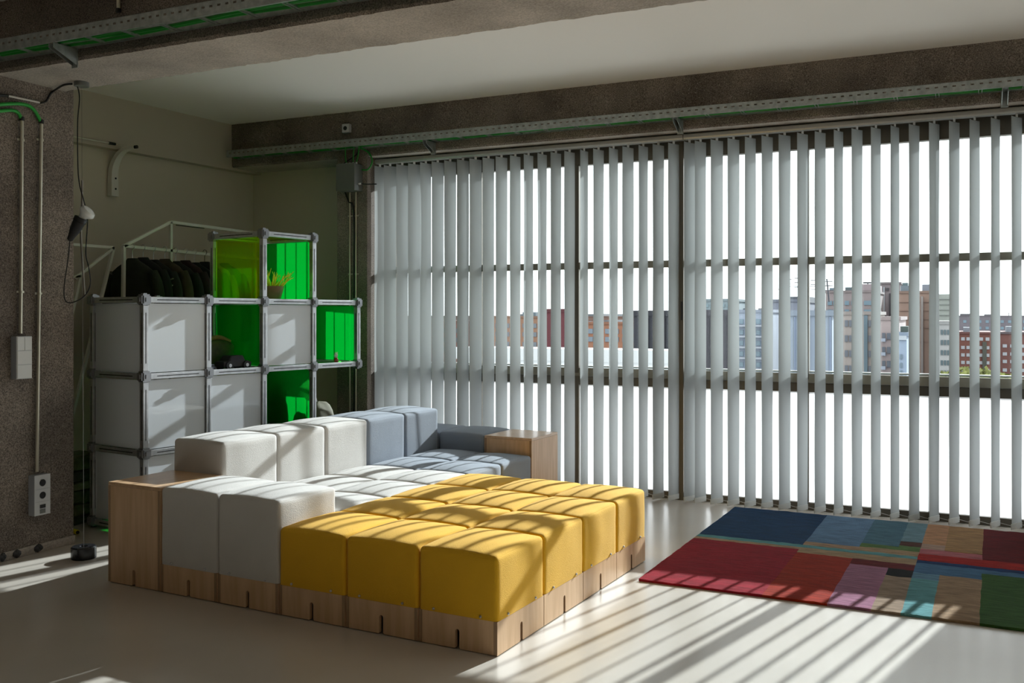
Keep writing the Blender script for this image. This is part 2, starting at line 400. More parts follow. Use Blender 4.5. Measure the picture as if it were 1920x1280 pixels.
def ply_base(t, h):
    link('side_board', board(MD / 2, h, 'x'), t, (MW / 2 - PT / 2, 0, 0))
    link('side_board', board(MD / 2, h, 'x'), t, (-MW / 2 + PT / 2, 0, 0))
    link('front_board', board(MW / 2 - PT - .0005, h, 'y'), t, (0, -MD / 2 + PT / 2 + .0005, 0))
    link('back_board', board(MW / 2 - PT - .0005, h, 'y'), t, (0, MD / 2 - PT / 2 - .0005, 0))

TS = [-1, -.985, -.955, -.91, -.83, -.66, -.44, -.22, 0, .22, .44, .66, .83, .91, .955, .985, 1]
ZS = [-1, -.92, -.75, -.45, -.1, .25, .55, .75, .87, .94, .98, 1]
def cushion(w, d, z0, z1, r, crown, seed, m):
    v = {}; faces = []; n = len(TS); nz = len(ZS)
    hw, hd, hz = w / 2, d / 2, (z1 - z0) / 2; zc = (z0 + z1) / 2
    def pos(tx, ty, tz):
        q = Vector((tx * hw, ty * hd, tz * hz))
        c = Vector((max(-hw + r, min(hw - r, q.x)), max(-hd + r, min(hd - r, q.y)), min(hz - r, q.z)))
        e = q - c
        if e.length > 1e-9: q = c + e.normalized() * r
        k = (1 - tx * tx) ** .7 * (1 - ty * ty) ** .7 if abs(tx) < 1 and abs(ty) < 1 else 0
        up = max(0, (tz + 1) / 2)
        q.z += crown * k * (1 if tz > .99 else 0)
        s = math.sin(math.pi * up)
        if abs(tx) == 1: q.x += math.copysign(.004 * s * (1 - ty * ty), tx)
        if abs(ty) == 1: q.y += math.copysign(.004 * s * (1 - tx * tx), ty)
        # tailoring: soft creases, the hem lifted a little between its snap buttons
        nz_ = noise.noise_vector(Vector((q.x * 9 + seed * 7.3, q.y * 9, q.z * 7))) * .0022 + noise.noise_vector(Vector((q.x * 24, q.y * 24 + seed * 3.1, q.z * 16))) * .0012
        if tz > -.99: q += nz_
        else:
            if abs(tx) == 1: q.z += .006 * math.cos(ty * 3.2) ** 2
            if abs(ty) == 1: q.z += .006 * math.cos(tx * 3.2) ** 2
        return (q.x, q.y, q.z + zc)
    def vi(i, j, k):
        key = (i, j, k)
        if key not in v: v[key] = len(v); P.append(pos(TS[i], TS[j], ZS[k]))
        return v[key]
    P = []
    for i in range(n - 1):
        for j in range(n - 1):
            faces.append((vi(i, j, nz-1), vi(i+1, j, nz-1), vi(i+1, j+1, nz-1), vi(i, j+1, nz-1)))
            faces.append((vi(i, j, 0), vi(i, j+1, 0), vi(i+1, j+1, 0), vi(i+1, j, 0)))
    for k in range(nz - 1):
        for i in range(n - 1):
            faces.append((vi(i, 0, k), vi(i+1, 0, k), vi(i+1, 0, k+1), vi(i, 0, k+1)))
            faces.append((vi(i, n-1, k), vi(i, n-1, k+1), vi(i+1, n-1, k+1), vi(i+1, n-1, k)))
            faces.append((vi(0, i, k), vi(0, i, k+1), vi(0, i+1, k+1), vi(0, i+1, k)))
            faces.append((vi(n-1, i, k), vi(n-1, i+1, k), vi(n-1, i+1, k+1), vi(n-1, i, k+1)))
    mb = MB(); mb.add(P, faces); return mb.mesh('cushion', m, smooth=60)
snap_me = MB().ball((0, 0, 0), .0065, 8).mesh('snap', M['silver'], smooth=True)
def module(a, b, top, m, label, group, snaps=''):
    c = S0 + SU * ((a + .5) * PU) + SV * ((b + .5) * PV)
    t = thing('sofa_cube', label, 'sofa cube', c, TH, group)
    ply_base(t, .142)
    cu = link('cushion', cushion(MW + .002, MD + .002, .143, top, .019, .026, a * 7 + b * 3.7, m), t)
    for f in snaps:
        for s in (-.115, .115):
            if f == 'f': link('snap', snap_me, t, (s, -MD / 2 - .004, .155))
            if f == 'r': link('snap', snap_me, t, (MW / 2 + .004, s * 1.1, .155))
    return t
def wood_cube(a, b, label):
    c = S0 + SU * ((a + .5) * PU) + SV * ((b + .5) * PV)
    t = thing('plywood_cube', label, 'side table', c, TH, 'tall plywood cubes at the sofa ends')
    ply_base(t, .507)
    mb = MB().box(-MW / 2, MW / 2, -MD / 2, MD / 2, .5075, .5255); me = mb.mesh('top_board', [M['plytop'], M['plyedge']], bevel=.0025)
    link('top_board', me, t)
M['plytop'] = mat('birch plywood top', srgb(214, 178, 140), .3, col2=srgb(198, 160, 122), vscale=7, stretch=(5, .5, 5), detail=3, spec=.5)
rows4 = ['front row', 'second row', 'third row', 'back row']; cols3 = ['right column', 'middle column', 'left column']
for b in range(4):
    for a in range(3):
        module(a, b, .408, M['yellow'], 'yellow sofa cube in the %s, %s of the yellow block' % (rows4[b], cols3[a]), 'yellow seat cubes',
               ('f' if b == 0 else '') + ('r' if a == 0 else ''))
for b in (1, 2, 3):
    for a in (3, 4):
        module(a, b, .402, M['beige'], 'low off-white seat cube, %s, %s' % (['', 'nearest the front armrest', 'in the middle of its row', 'next to the grey seats'][b],
               'beside the yellow cubes' if a == 3 else 'against the backrest'), 'off-white seat cubes')
for b in (4, 5):
    for a in (3, 4):
        module(a, b, .402, M['grey'], 'low grey seat cube %s, %s' % ('next to the off-white seats' if b == 4 else 'at the far armrest', 'on the window side' if a == 3 else 'against the backrest'), 'grey seat cubes', 'r' if a == 3 else '')
module(4, 0, .527, M['beige'], 'tall off-white armrest cube beside the near plywood cube', 'off-white armrest cubes', 'f')
module(3, 0, .527, M['beige'], 'tall off-white armrest cube beside the yellow cubes', 'off-white armrest cubes', 'f')
module(5, 6, .527, M['grey'], 'grey armrest cube at the far end, farthest behind the backrest', 'grey armrest cubes')
module(4, 6, .527, M['grey'], 'grey armrest cube beside the far plywood cube', 'grey armrest cubes')
for b in (1, 2, 3):
    module(5, b, .70, M['beige'], 'high off-white backrest cube, %s' % ['', 'nearest to the camera', 'middle of three', 'beside the grey backrests'][b], 'backrest cubes')
for b in (4, 5):
    module(5, b, .70, M['grey'], 'high grey backrest cube, %s' % ('beside the off-white ones' if b == 4 else 'farthest from the camera'), 'backrest cubes')
wood_cube(5, 0, 'tall birch plywood cube at the near left corner of the sofa')
wood_cube(3, 6, 'tall birch plywood cube at the far end of the sofa by the blinds')

# ------------------------------------------------------------------ rug
RUGC = dict(navy=(28, 66, 104), steel=(104, 136, 168), bteal=(84, 122, 140), pale=(120, 152, 164), brown=(92, 56, 48), gstrip=(96, 128, 74),
    peachst=(176, 146, 120), teal=(104, 160, 164), tanst=(172, 146, 116), crim=(156, 34, 48), oran=(164, 50, 30), maroon=(108, 32, 34), mauve=(168, 116, 140),
    black=(24, 22, 26), tangr=(160, 138, 118), peach=(196, 148, 112), peachg=(182, 152, 134), tan=(178, 140, 98), dred=(110, 26, 32), pinkst=(190, 112, 118),
    redst=(176, 38, 34), navyst=(32, 62, 108), bluest=(78, 116, 152), ltblue=(104, 142, 166), tan2=(164, 136, 108), green=(62, 98, 48))
patches = [('navy',0,.64,1.155,2.11),('steel',.64,.95,1.25,2.11),('bteal',.95,1.16,1.36,2.11),('pale',1.16,1.28,1.52,2.11),('brown',1.16,1.28,1.40,1.52),
    ('gstrip',.95,1.16,1.27,1.36),('gstrip',1.16,1.28,1.27,1.40),('peachst',.64,.95,1.155,1.25),('tanst',.95,1.28,1.155,1.27),('teal',0,1.28,1.085,1.155),
    ('peachst',0,.64,1.03,1.085),('tanst',.64,1.28,.95,1.085),('crim',0,.64,0,1.03),('oran',.64,.95,0,.95),('maroon',.95,1.28,.82,.95),('mauve',.95,1.15,0,.82),
    ('black',1.15,1.28,.66,.82),('tangr',1.15,1.28,0,.66),('peach',1.28,1.41,1.51,2.11),('peachg',1.28,1.41,1.37,1.51),('tan',1.41,1.61,1.38,2.11),
    ('dred',1.61,2.35,1.24,2.11),('pinkst',1.28,1.61,1.24,1.37),('redst',1.28,2.35,1.08,1.24),('navyst',1.28,2.35,1.01,1.08),('bluest',1.28,1.61,.79,1.01),
    ('bluest',1.61,2.35,.92,1.01),('ltblue',1.28,1.41,.66,.79),('teal',1.28,1.41,0,.66),('tan2',1.41,1.61,0,.79),('green',1.61,2.35,0,.92)]
rug = thing('rug', 'wool rug of coloured rectangles lying on the floor beside the blinds', 'rug', (-1.541, 4.822, 0), math.radians(-1.42))
random.seed(11)
RUGM = {k: mat('rug wool ' + k, tuple(min(.9, 1.22 * q) for q in srgb(*c)), .95, var=.22, vscale=14, stretch=(.7, 4, 1), bump=1.0, bscale=260, sheen=.05, spec=.1, detail=7) for k, c in RUGC.items()}
for i, (k, x0, x1, y0, y1) in enumerate(patches):
    nx = max(3, int((x1 - x0) / .03)); ny = max(3, int((y1 - y0) / .03)); mb = MB(); g = []
    def e(t, a, b, outer): return t
    for iy in range(ny + 1):
        for ix in range(nx + 1):
            x = x0 + (x1 - x0) * ix / nx; y = y0 + (y1 - y0) * iy / ny
            wob = .004 * noise.noise(Vector((x * 9, y * 9, 3.3))); wob2 = .004 * noise.noise(Vector((x * 9, y * 9, 8.1)))
            z = .0155 + .0028 * noise.noise(Vector((x * 22, y * 22, i * 1.7)))
            edge = (ix in (0, nx)) or (iy in (0, ny))
            if edge: z -= .0022
            mb.v.append((x + wob, y + wob2, z))
    for iy in range(ny):
        for ix in range(nx):
            a = iy * (nx + 1) + ix; mb.f.append((a, a + 1, a + nx + 2, a + nx + 1)); mb.m.append(0)
    # skirt down to the floor
    loop = [ix for ix in range(nx)] + [iy * (nx + 1) + nx for iy in range(ny)] + [ny * (nx + 1) + ix for ix in range(nx, 0, -1)] + [iy * (nx + 1) for iy in range(ny, 0, -1)]
    o0 = len(mb.v)
    for q in loop: mb.v.append((mb.v[q][0], mb.v[q][1], .001))
    L_ = len(loop)
    for q in range(L_): mb.f.append((loop[q], o0 + q, o0 + (q + 1) % L_, loop[(q + 1) % L_])); mb.m.append(0)
    mb.build('patch', RUGM[k], rug, smooth=50)

# ------------------------------------------------------------------ vertical blinds
slx = [-4.573,-4.469,-4.347,-4.228,-4.114,-3.997,-3.878,-3.757,-3.639,-3.52,-3.401,-3.277,-3.159,-3.039,-2.921,-2.804,-2.681,-2.562,-2.439,-2.322,-2.2,-2.082,-1.964,
       -1.843,-1.76,-1.638,-1.516,-1.394,-1.274,-1.152,-1.028,-.908,-.785,-.663,-.541,-.419,-.298,-.174,-.052,.07,.193,.316,.438,.558]
sla = [80,71.5,74.25,71,76.5,71.25,72.5,71.75,69,72.25,71.75,75.5,80,81,75,74,84,73.5,79.25,69.25,76,68.25,69.75,
       68.75,66.5,62.5,64.75,66.5,65,62.75,66.5,64.5,69.25,64.5,67.25,69.75,63,64,63.25,63,65.25,61.25,64,66]
YS, SW = 7.0, .135
def slat_mesh(seed):
    mb = MB(); n, nz = 8, 14
    for k in range(nz + 1):
        z = .014 + (2.685 - .014) * k / nz
        for i in range(n + 1):
            u = -1 + 2 * i / n
            bow = .0085 * (1 - u * u) + .0015 * math.sin(k * .7 + seed) * u
            mb.v.append((u * SW / 2, bow, z))
    for k in range(nz):
        for i in range(n):
            a = k * (n + 1) + i; mb.f.append((a, a + 1, a + n + 2, a + n + 1)); mb.m.append(0)
    return mb.mesh('slat', M['slat'], smooth=True)
slat_mes = [slat_mesh(s) for s in range(4)]
weight_me = MB().box(-SW / 2 - .001, SW / 2 + .001, -.0014, .0018 + .003, .012, .050).mesh('weight', fabric_sheet('weight pocket', (.74, .75, .73), .2))
hanger_me = MB().box(-.012, .012, -.002, .002, 2.684, 2.706).mesh('hanger', M['wgrey'])
for nm, lab, r0, r1, xa, xb in (('left', 'white vertical blind on the left, ending at the door post', 0, 23, -4.60, -1.885), ('right', 'white vertical blind on the right, above the rug', 23, 44, -1.88, .605)):
    b = thing('vertical_blind', lab, 'blind', ((xa + xb) / 2, YS, 0), 0, 'vertical blinds')
    def loc(x, y=YS, z=0): return (x - (xa + xb) / 2, y - YS, z)
    mb = MB().prism([(-.030, 2.705), (.030, 2.705), (.034, 2.716), (.034, 2.738), (.028, 2.745), (-.028, 2.745), (-.036, 2.738), (-.036, 2.716)], xa - (xa + xb) / 2, xb - (xa + xb) / 2, axis='x')
    mb.build('headrail', M['headrail'] if 'headrail' in M else M.setdefault('headrail', mat('headrail aluminium', (.42, .42, .40), .4, metal=.5)), b)
    near, far = [], []
    for i in range(r0, r1):
        an = math.radians(sla[i]); s = link('slat', slat_mes[i % 4], b, loc(slx[i]), an)
        link('weight', weight_me, s); link('hanger', hanger_me, s)
        c, sn = math.cos(an) * SW / 2, math.sin(an) * SW / 2
        near.append(loc(slx[i] - c, YS - sn, .03)); far.append(loc(slx[i] + c, YS + sn, .03))
    for line in (near, far):
        pts = []
        for p, q in zip(line, line[1:]):
            p, q = Vector(p), Vector(q); pts += [p, (p + q) / 2 + Vector((0, 0, -.013))]
        MB().tube(pts + [Vector(line[-1])], .0013, 5).build('bead_chain', M['wgrey'], b)

# ------------------------------------------------------------------ cable trays, conduits and boxes
def cable_tray(label, x0, x1, yf, yb, z0, z1, pitch, brackets, ncab):
    t = thing('cable_tray', label, 'cable tray', (x0, yf, z0), 0, 'perforated cable trays')
    Lx = x1 - x0; h = z1 - z0; dy = yb - yf
    mb = MB(); sz0, sz1 = h * .50, h * .66; sw = pitch * .40
    mb.box(0, Lx, 0, .0015, 0, sz0); mb.box(0, Lx, 0, .0015, sz1, h); mb.box(0, Lx, 0, .008, h - .0015, h + .0005); mb.box(0, Lx, 0, .012, -.0015, 0)
    k = 0; x = 0.0
    while x < Lx:                                  # the webs left between the punched slots
        mb.box(x, min(Lx, x + pitch - sw), 0, .0015, sz0, sz1); x += pitch
    mb.build('side_rail', M['galv'], t)
    MB().box(0, Lx, dy - .0015, dy, 0, h).box(0, Lx, dy - .012, dy, -.0015, 0).build('side_rail', M['galv'], t)
    x = .12; rung = None
    while x < Lx - .05:
        if rung is None:
            rung = MB().box(-.012, -.008, .002, dy - .002, -.001, .006).box(.008, .012, .002, dy - .002, -.001, .006).mesh('rung', M['galv'])
        link('rung', rung, t, (x, 0, 0)); x += .25
    random.seed(int(x0 * -10) + ncab)
    for c in range(ncab):
        ph = random.random() * 6; yy = .02 + (dy - .04) * (c + .5) / ncab
        pts = [(i * Lx / 40, yy + .010 * math.sin(i * .8 + ph), .014 + .004 * math.sin(i * 1.1 + ph)) for i in range(41)]
        MB().tube(pts, .0085, 6).build('cable', M['greencable'], t, smooth=True)
    for bx in brackets:
        b = MB(); b.prism([(.0, -.002), (dy, -.002), (dy, -.085), (dy - .012, -.085), (.0, -.028)], bx - x0 - .018, bx - x0 - .015, axis='x')
        b.prism([(.0, -.002), (dy, -.002), (dy, -.085), (dy - .012, -.085), (.0, -.028)], bx - x0 + .015, bx - x0 + .018, axis='x')
        b.box(bx - x0 - .018, bx - x0 + .018, 0, dy, -.004, -.002)
        b.box(bx - x0 - .022, bx - x0 + .022, dy - .004, dy, -.10, -.002)
        b.build('bracket', M['galv'], t)
    return t
cable_tray('perforated cable tray running along the beam over the window', -6.02, 3.0, 6.70, YBF - .004, 2.822, 2.882, .052, (-3.95, -1.87, .24, 2.2), 3)
cable_tray('perforated cable tray on the near ceiling beam with green cables', -6.4, 3.0, 3.45, 3.60, 2.812, 2.876, .048, (-4.27, 2.4), 3)

def conduit(name, label, pts, r, clips, clipdir, group, m=None):
    t = thing(name, label, 'conduit', pts[0], 0, group); o = Vector(pts[0])
    MB().tube([Vector(p) - o for p in pts], r, 10).build('pipe', m or M['steel'], t, smooth=True)
    for c in clips:
        c = Vector(c) - o; d = Vector(clipdir); side = d.cross(Vector((0, 0, 1))) if abs(d.z) < .5 else Vector((0, 1, 0))
        MB().bar(c - side * (r + .014) - d * (r - .002), c + side * (r + .014) - d * (r - .002), .012, .003, up=d).tube([c - Vector((0, 0, .006)), c + Vector((0, 0, .006))], r + .0025, 10).build('clip', M['steel'], t)
    return t
XF = -4.93
c1 = [at_x(41, 226, XF + .018), at_x(38.5, 625, XF + .018)]
conduit('conduit', 'left metal conduit on the concrete column, leading to the switches', c1, .010, [at_x(40, 547, XF + .018), at_x(41, 262, XF + .018)], (1, 0, 0), 'conduits on the near column')
c2 = [at_x(77.5, 232, XF + .018), at_x(69, 884, XF + .018)]
conduit('conduit', 'right metal conduit on the concrete column, leading to the sockets', c2, .010, [at_x(74, 550, XF + .018), at_x(77, 262, XF + .018)], (1, 0, 0), 'conduits on the near column')
def hose(label, pts, r, group):
    o = Vector(pts[-1]); h = MB().tube([Vector(p) - o for p in pts], r, 10)
    ob = h.build('hose', M['greenhose'], None, smooth=True, loc=o); tag(ob, label, 'hose', group)
    MB().tube([(0, 0, -.004), (0, 0, .018)], r + .004, 10).build('end_sleeve', M['black'], ob)
def spl(ps, n=8):
    ps = [Vector(p) for p in ps]; out = []
    for i in range(len(ps) - 1):
        p0 = ps[max(i-1, 0)]; p1 = ps[i]; p2 = ps[i+1]; p3 = ps[min(i+2, len(ps)-1)]
        for k in range(n):
            t = k / n
            out.append(.5 * ((2*p1) + (-p0+p2)*t + (2*p0-5*p1+4*p2-p3)*t*t + (-p0+3*p1-3*p2+p3)*t**3))
    return out + [ps[-1]]
X2 = XF + .018
hose('upper green hose curving into the right conduit', spl([at_x(-70, 205, X2), at_x(0, 196, X2), at_x(40, 195, X2), at_x(62, 204, X2), at_x(77.5, 230, X2)]), .010, 'green hoses on the near column')
hose('lower green hose curving into the left conduit', spl([at_x(-70, 214, X2), at_x(0, 208, X2), at_x(24, 207, X2), at_x(35, 213, X2), at_x(41, 225, X2)]), .010, 'green hoses on the near column')
# switch box: two narrow rockers above two wide ones
def wallbox(label, px0, px1, py0, py1, cat, dep):
    a = at_x(px0, py1, XF + dep); b = at_x(px1, py0, XF + dep)
    t = thing(cat.replace(' ', '_'), label, cat, (XF, (a.y + b.y) / 2, a.z)); w = b.y - a.y; h = b.z - a.z
    MB().box(.001, dep - .004, -w / 2, w / 2, 0, h).build('body', M['switchbody'], t, bevel=.002)
    MB().box(dep - .0038, dep, -w / 2, w / 2, 0, h).build('face_frame', M['switch'], t, bevel=.001)
    return t, w, h, dep
t, w, h, dep = wallbox('grey wall switch box with white rocker switches on the column', 31, 60, 630, 711, 'switch box', .05)
mg = .004; ch = (h - 4 * mg) / 3
for k, (n, zz) in enumerate(((2, 2), (1, 1), (1, 0))):
    for q in range(n):
        ww = (w - 2 * mg - (n - 1) * .002) / n; y0 = -w / 2 + mg + q * (ww + .002); z0 = mg + zz * (ch + mg)
        MB().box(dep + .0003, dep + .004, y0, y0 + ww, z0, z0 + ch).build('rocker', M['wgrey'], t, bevel=.001)
t, w, h, dep = wallbox('grey socket box with two power sockets and a data port on the column', 65, 94.5, 887, 968, 'socket box', .055)
for zz in (.80, .49):
    rot = Matrix.Translation((dep, 0, h * zz)) @ Matrix.Rotation(math.pi / 2, 4, 'Y')
    s = MB().lathe([(.020, .0), (.0205, .002), (.018, .0025), (.017, .0008)], n=18, M=rot).build('socket', M['black'], t, smooth=True)
    for yy in (-.008, .008): MB().lathe([(.0022, .0015), (.0022, .003)], (0, yy, 0), 8, M=rot).build('pin_hole', M['slot'], s)
    MB().box(dep + .0003, dep + .001, -w / 2 + .004, w / 2 - .004, h * zz - h * .155, h * zz - h * .152).build('seam', M['gplastic'], t)
MB().box(dep + .0003, dep + .003, -.019, .019, h * .17, h * .26).build('data_port', M['black'], t, bevel=.001)
MB().box(dep + .0003, dep + .002, -.019, .019, h * .04, h * .15).build('label_plate', M['gplastic'], t, bevel=.001)

# fittings on the window column and beam
t = thing('socket', 'small grey socket box on the beam above the cable tray', 'socket', at_y(653, 250, YBF))
MB().box(-.036, .036, -.045, -.001, 0, .075).build('body', M['switch'], t, bevel=.004)
MB().lathe([(.018, 0), (.018, .004), (.012, .0045)], n=14, M=Matrix.Translation((0, -.045, .037)) @ Matrix.Rotation(math.pi / 2, 4, 'X')).build('outlet', M['black'], t)
jb = at_y(647, 357, YBF - .13)
t = thing('junction_box', 'dark grey junction box at the top of the window column', 'junction box', (jb.x, YBF, jb.z))
MB().box(-.092, .092, -.115, -.001, 0, .228).build('body', M['boxgrey'], t, bevel=.004)
MB().box(-.095, .095, -.130, -.1152, -.003, .231).build('lid', M['boxgrey'], t, bevel=.004)
for k in range(4):
    MB().tube([(-.035 + k * .034, -.06, .228), (-.035 + k * .034, -.06, .246)], .008, 8).build('cable_gland', M['wgrey'], t, smooth=True)
MB().tube([(.093, -.06, .06), (.115, -.06, .06)], .008, 8).build('cable_gland', M['wgrey'], t, smooth=True)
for lab, dx in (('left thin conduit below the junction box', -.030), ('right thin conduit below the junction box', .032)):
    conduit('conduit', lab, [(jb.x + dx, YBF - .016, jb.z - .001), (jb.x + dx, YBF - .016, .02)], .008, [(jb.x + dx, YBF - .016, z) for z in (2.25, 1.75, 1.2)], (0, -1, 0), 'conduits on the window column')
def wire(name, label, pts, r, m, cat='cable', group=None, n=8):
    o = Vector(pts[0]); ob = MB().tube([p - o for p in spl(pts, n)], r, 7).build(name, m, None, smooth=True, loc=o); return tag(ob, label, cat, group)
wire('cable', 'black cable running down the window column between the conduits', [(jb.x - .07, YBF - .03, jb.z), (jb.x - .04, YBF - .02, jb.z - .08), (jb.x + .012, YBF - .018, jb.z - .19), (jb.x + .012, YBF - .016, 1.5), (jb.x + .012, YBF - .018, .6), (jb.x - .02, YBF - .03, .45)], .007, M['cord'])
wire('cable', 'black cable from the junction box rising to the tray', [(jb.x - .07, YBF - .06, jb.z + .235), (jb.x - .02, YBF - .05, jb.z + .27), (jb.x + .06, YBF - .04, jb.z + .32), (jb.x + .10, YBF - .06, 2.83)], .006, M['cord'])
wire('cable', 'black cable from the junction box to the blinds', [(jb.x + .116, YBF - .06, jb.z + .06), (jb.x + .17, YBF - .04, jb.z + .055), (jb.x + .24, YBF - .012, jb.z + .055)], .005, M['cord'])
for k, lab in enumerate(('first green cable from the junction box up to the tray', 'second green cable from the junction box up to the tray', 'third green cable from the junction box up to the tray')):
    x = jb.x - .035 + (k + (0 if k == 0 else 1)) * .034
    wire('cable', lab, [(x, YBF - .06, jb.z + .247), (x - .01 + .012 * k, YBF - .06, jb.z + .29), (x + .02 * k, YBF - .075, 2.828)], .006, M['greencable'], group='green cables at the junction box')
wire('cable', 'green cable looping beside the junction box', [(jb.x + .096, YBF - .02, jb.z + .185), (jb.x + .16, YBF - .02, jb.z + .185), (jb.x + .20, YBF - .02, jb.z + .25), (jb.x + .165, YBF - .02, jb.z + .325), (jb.x + .09, YBF - .05, 2.826)], .007, M['greencable'])
o = MB().tube([at_y(222, -60, 3.585), at_y(222, 16, 3.585)], .010, 8).tube([at_y(222, 16, 3.585), at_y(222, 23, 3.585)], .013, 8, 1).build('conduit_stub', [M['steel'], M['black']], None, smooth=True)
tag(o, 'short conduit end on the ceiling beam above the tray', 'conduit')

# ------------------------------------------------------------------ pendant lamp on a taut cable
rose = at_z(153, 154, ZB); wt = at_z(157, 1046, 0)
lamp = thing('cable_lamp', 'hanging lamp on a steel cable with white bulb and black floor weight', 'lamp', wt)
def LP(p): return Vector(p) - wt
R = LP((rose.x, rose.y, ZB)); 
MB().lathe([(.040, -.026), (.042, -.024), (.042, -.002), (.040, -.0005)], R, 20).build('ceiling_rose', M['gplastic'], lamp, smooth=True)
MB().lathe([(.066, 0), (.069, .003), (.069, .064), (.063, .070), (.022, .070), (.020, .064), (.012, .062)], n=28).build('weight', M['blackgloss'], lamp, smooth=True)
MB().tube([R - Vector((0, 0, .026)), (0, 0, .066)], .0011, 6).build('steel_cable', mat('dull steel cable', (.20, .18, .16), .5, metal=.5), lamp)
DEPTH = -(rose.x) * SA + rose.y * CA
def pl(px, py, off=0.0):       # a point at the lamp's distance
    d = DEPTH - off; u = (px - 960) / FPX * d
    return LP((u * CA - d * SA, u * SA + d * CA, EYE + (YH - py) / FPX * d))
MB().tube(spl([pl(154, 338), pl(153.5, 385), pl(151.5, 440), pl(155, 500), pl(158.5, 556)]), .0055, 8).build('tube', mat('bronze tube', (.22, .19, .16), .4, metal=.6), lamp, smooth=True)
a, b = pl(131.5, 448, .05), pl(152, 409, .05); ax = (b - a).normalized(); Q = ax.to_track_quat('Z', 'Y').to_matrix().to_4x4(); ln = (b - a).length
sk = MB().lathe([(.008, -.012), (.016, -.006), (.020, .02), (.030, .06), (.034, ln * .82), (.037, ln * .84), (.037, ln), (.034, ln + .004)], n=16, M=Matrix.Translation(a) @ Q).build('lamp_socket', M['black'], lamp, smooth=True)
c = b; Q2 = (pl(166, 396, .05) - c).normalized().to_track_quat('Z', 'Y').to_matrix().to_4x4()
MB().lathe([(.016, -.02), (.018, .0), (.026, .02), (.045, .040), (.047, .050), (.040, .066), (.022, .074), (.004, .077)], n=20, M=Matrix.Translation(c) @ Q2).build('bulb', M['bulb'], lamp, smooth=True)
MB().tube(spl([pl(131, 451, .05), pl(127, 490, .05), pl(120.5, 535, .04), pl(122, 562, .04), pl(135, 567, .03), pl(158, 555, .03), pl(169.5, 532, .03), pl(166, 500, .03), pl(161, 475, .03), pl(164, 420, .03), pl(163, 400, -.05), pl(156, 372, .03), pl(149, 345, .03), pl(146, 310, .02), pl(145.5, 230, .0), pl(149, 185, 0), pl(145, 162, 0), pl(139, 158, 0)]), .0033, 7).build('cord', M['cord'], lamp, smooth=True)
wire('cord', 'black cord from the lamp along the beam to the thin wall conduit', [Vector((rose.x - .045, rose.y - .03, ZB - .012)), at_z(118, 160, ZB - .008), Vector((XF + .012, at_x(97, 163, XF).y, ZB - .02)), at_x(94, 177, XF + .012), at_x(86, 190, XF + .012), at_x(76, 193, XF + .014)], .006, M['cord'], 'cord')
o = thing('thin_conduit', 'short white conduit lying across the top of the concrete column', 'conduit', at_x(12, 179, XF + .014)); oo = Vector(o.location)
MB().tube([Vector((0, 0, 0)), at_x(74, 192, XF + .014) - oo], .006, 8).build('pipe', M['whitetube'], o, smooth=True)
MB().tube([at_x(-40, 176, XF + .014) - oo, Vector((0, 0, 0)), Vector((0, .01, -.002))], .009, 8).build('sleeve', M['black'], o, smooth=True)

# ------------------------------------------------------------------ on the left wall
y = 5.62; xw = lw(y)
t = thing('wall_bracket', 'white curved wall bracket high on the left wall', 'bracket', (xw, y, 2.36))
zb = [(.030, .0), (.030, .17), (.045, .25), (.085, .315), (.14, .360), (.20, .378), (.27, .382)]
top = spl([(a, 0, b) for a, b in zb], 5); mb = MB()
for p, q in zip(top, top[1:]): pass
prof = [Vector(p) for p in top]; wv = .036; th = .05
for i, p in enumerate(prof):
    d = (prof[min(i+1, len(prof)-1)] - prof[max(i-1, 0)]).normalized(); k = 1 - .45 * i / len(prof); nrm = Vector((-d.z, 0, d.x)) * (th * (1 - .6 * i / len(prof)))
    for sy, sn in ((-1, 0), (1, 0), (1, 1), (-1, 1)): mb.v.append(tuple(p + Vector((0, sy * wv * k, 0)) - nrm * (sn - .5)))
for i in range(len(prof) - 1):
    for q in range(4): mb.f.append((i*4+q, i*4+(q+1)%4, i*4+4+(q+1)%4, i*4+4+q)); mb.m.append(0)
mb.f += [(0, 1, 2, 3), tuple(len(mb.v) - k for k in (1, 2, 3, 4))]; mb.m += [0, 0]
mb.build('arm', M['whitetube'], t, smooth=50)
for zz in (.06, .145): MB().lathe([(.008, 0), (.008, .004), (.003, .005)], n=10, M=Matrix.Translation((.054, .004, zz)) @ Matrix.Rotation(math.pi / 2, 4, 'Y')).build('screw', M['slot'], t)
MB().tube([(.268, 0, .382), (.295, 0, .382)], .014, 8).build('end_clip', M['black'], t, smooth=True)
o = MB().tube([(lw(4.9, .102), 4.9, 2.772), (lw(5.60, .102), 5.60, 2.772)], .006, 8).tube([(lw(5.52, .102), 5.52, 2.772), (lw(5.58, .102), 5.58, 2.772)], .011, 8, 1).build('thin_conduit', [M['steel'], M['black']], None, smooth=True)
tag(o, 'thin conduit running along the upper left wall to the bracket', 'conduit')

# ------------------------------------------------------------------ shelf of aluminium cubes with white, green and yellow panels
A0 = Vector((-4.662, 4.446, 0)); SD = Vector((.1497, .9887, 0)); SN = Vector((-.9887, .1497, 0)); CELL, DEP = .4845, .54
ang = math.atan2(SD.y, SD.x) - math.pi / 2
shelf = thing('cube_shelf', 'modular aluminium cube shelf with white, green and yellow panels behind the sofa', 'shelf', A0, ang)
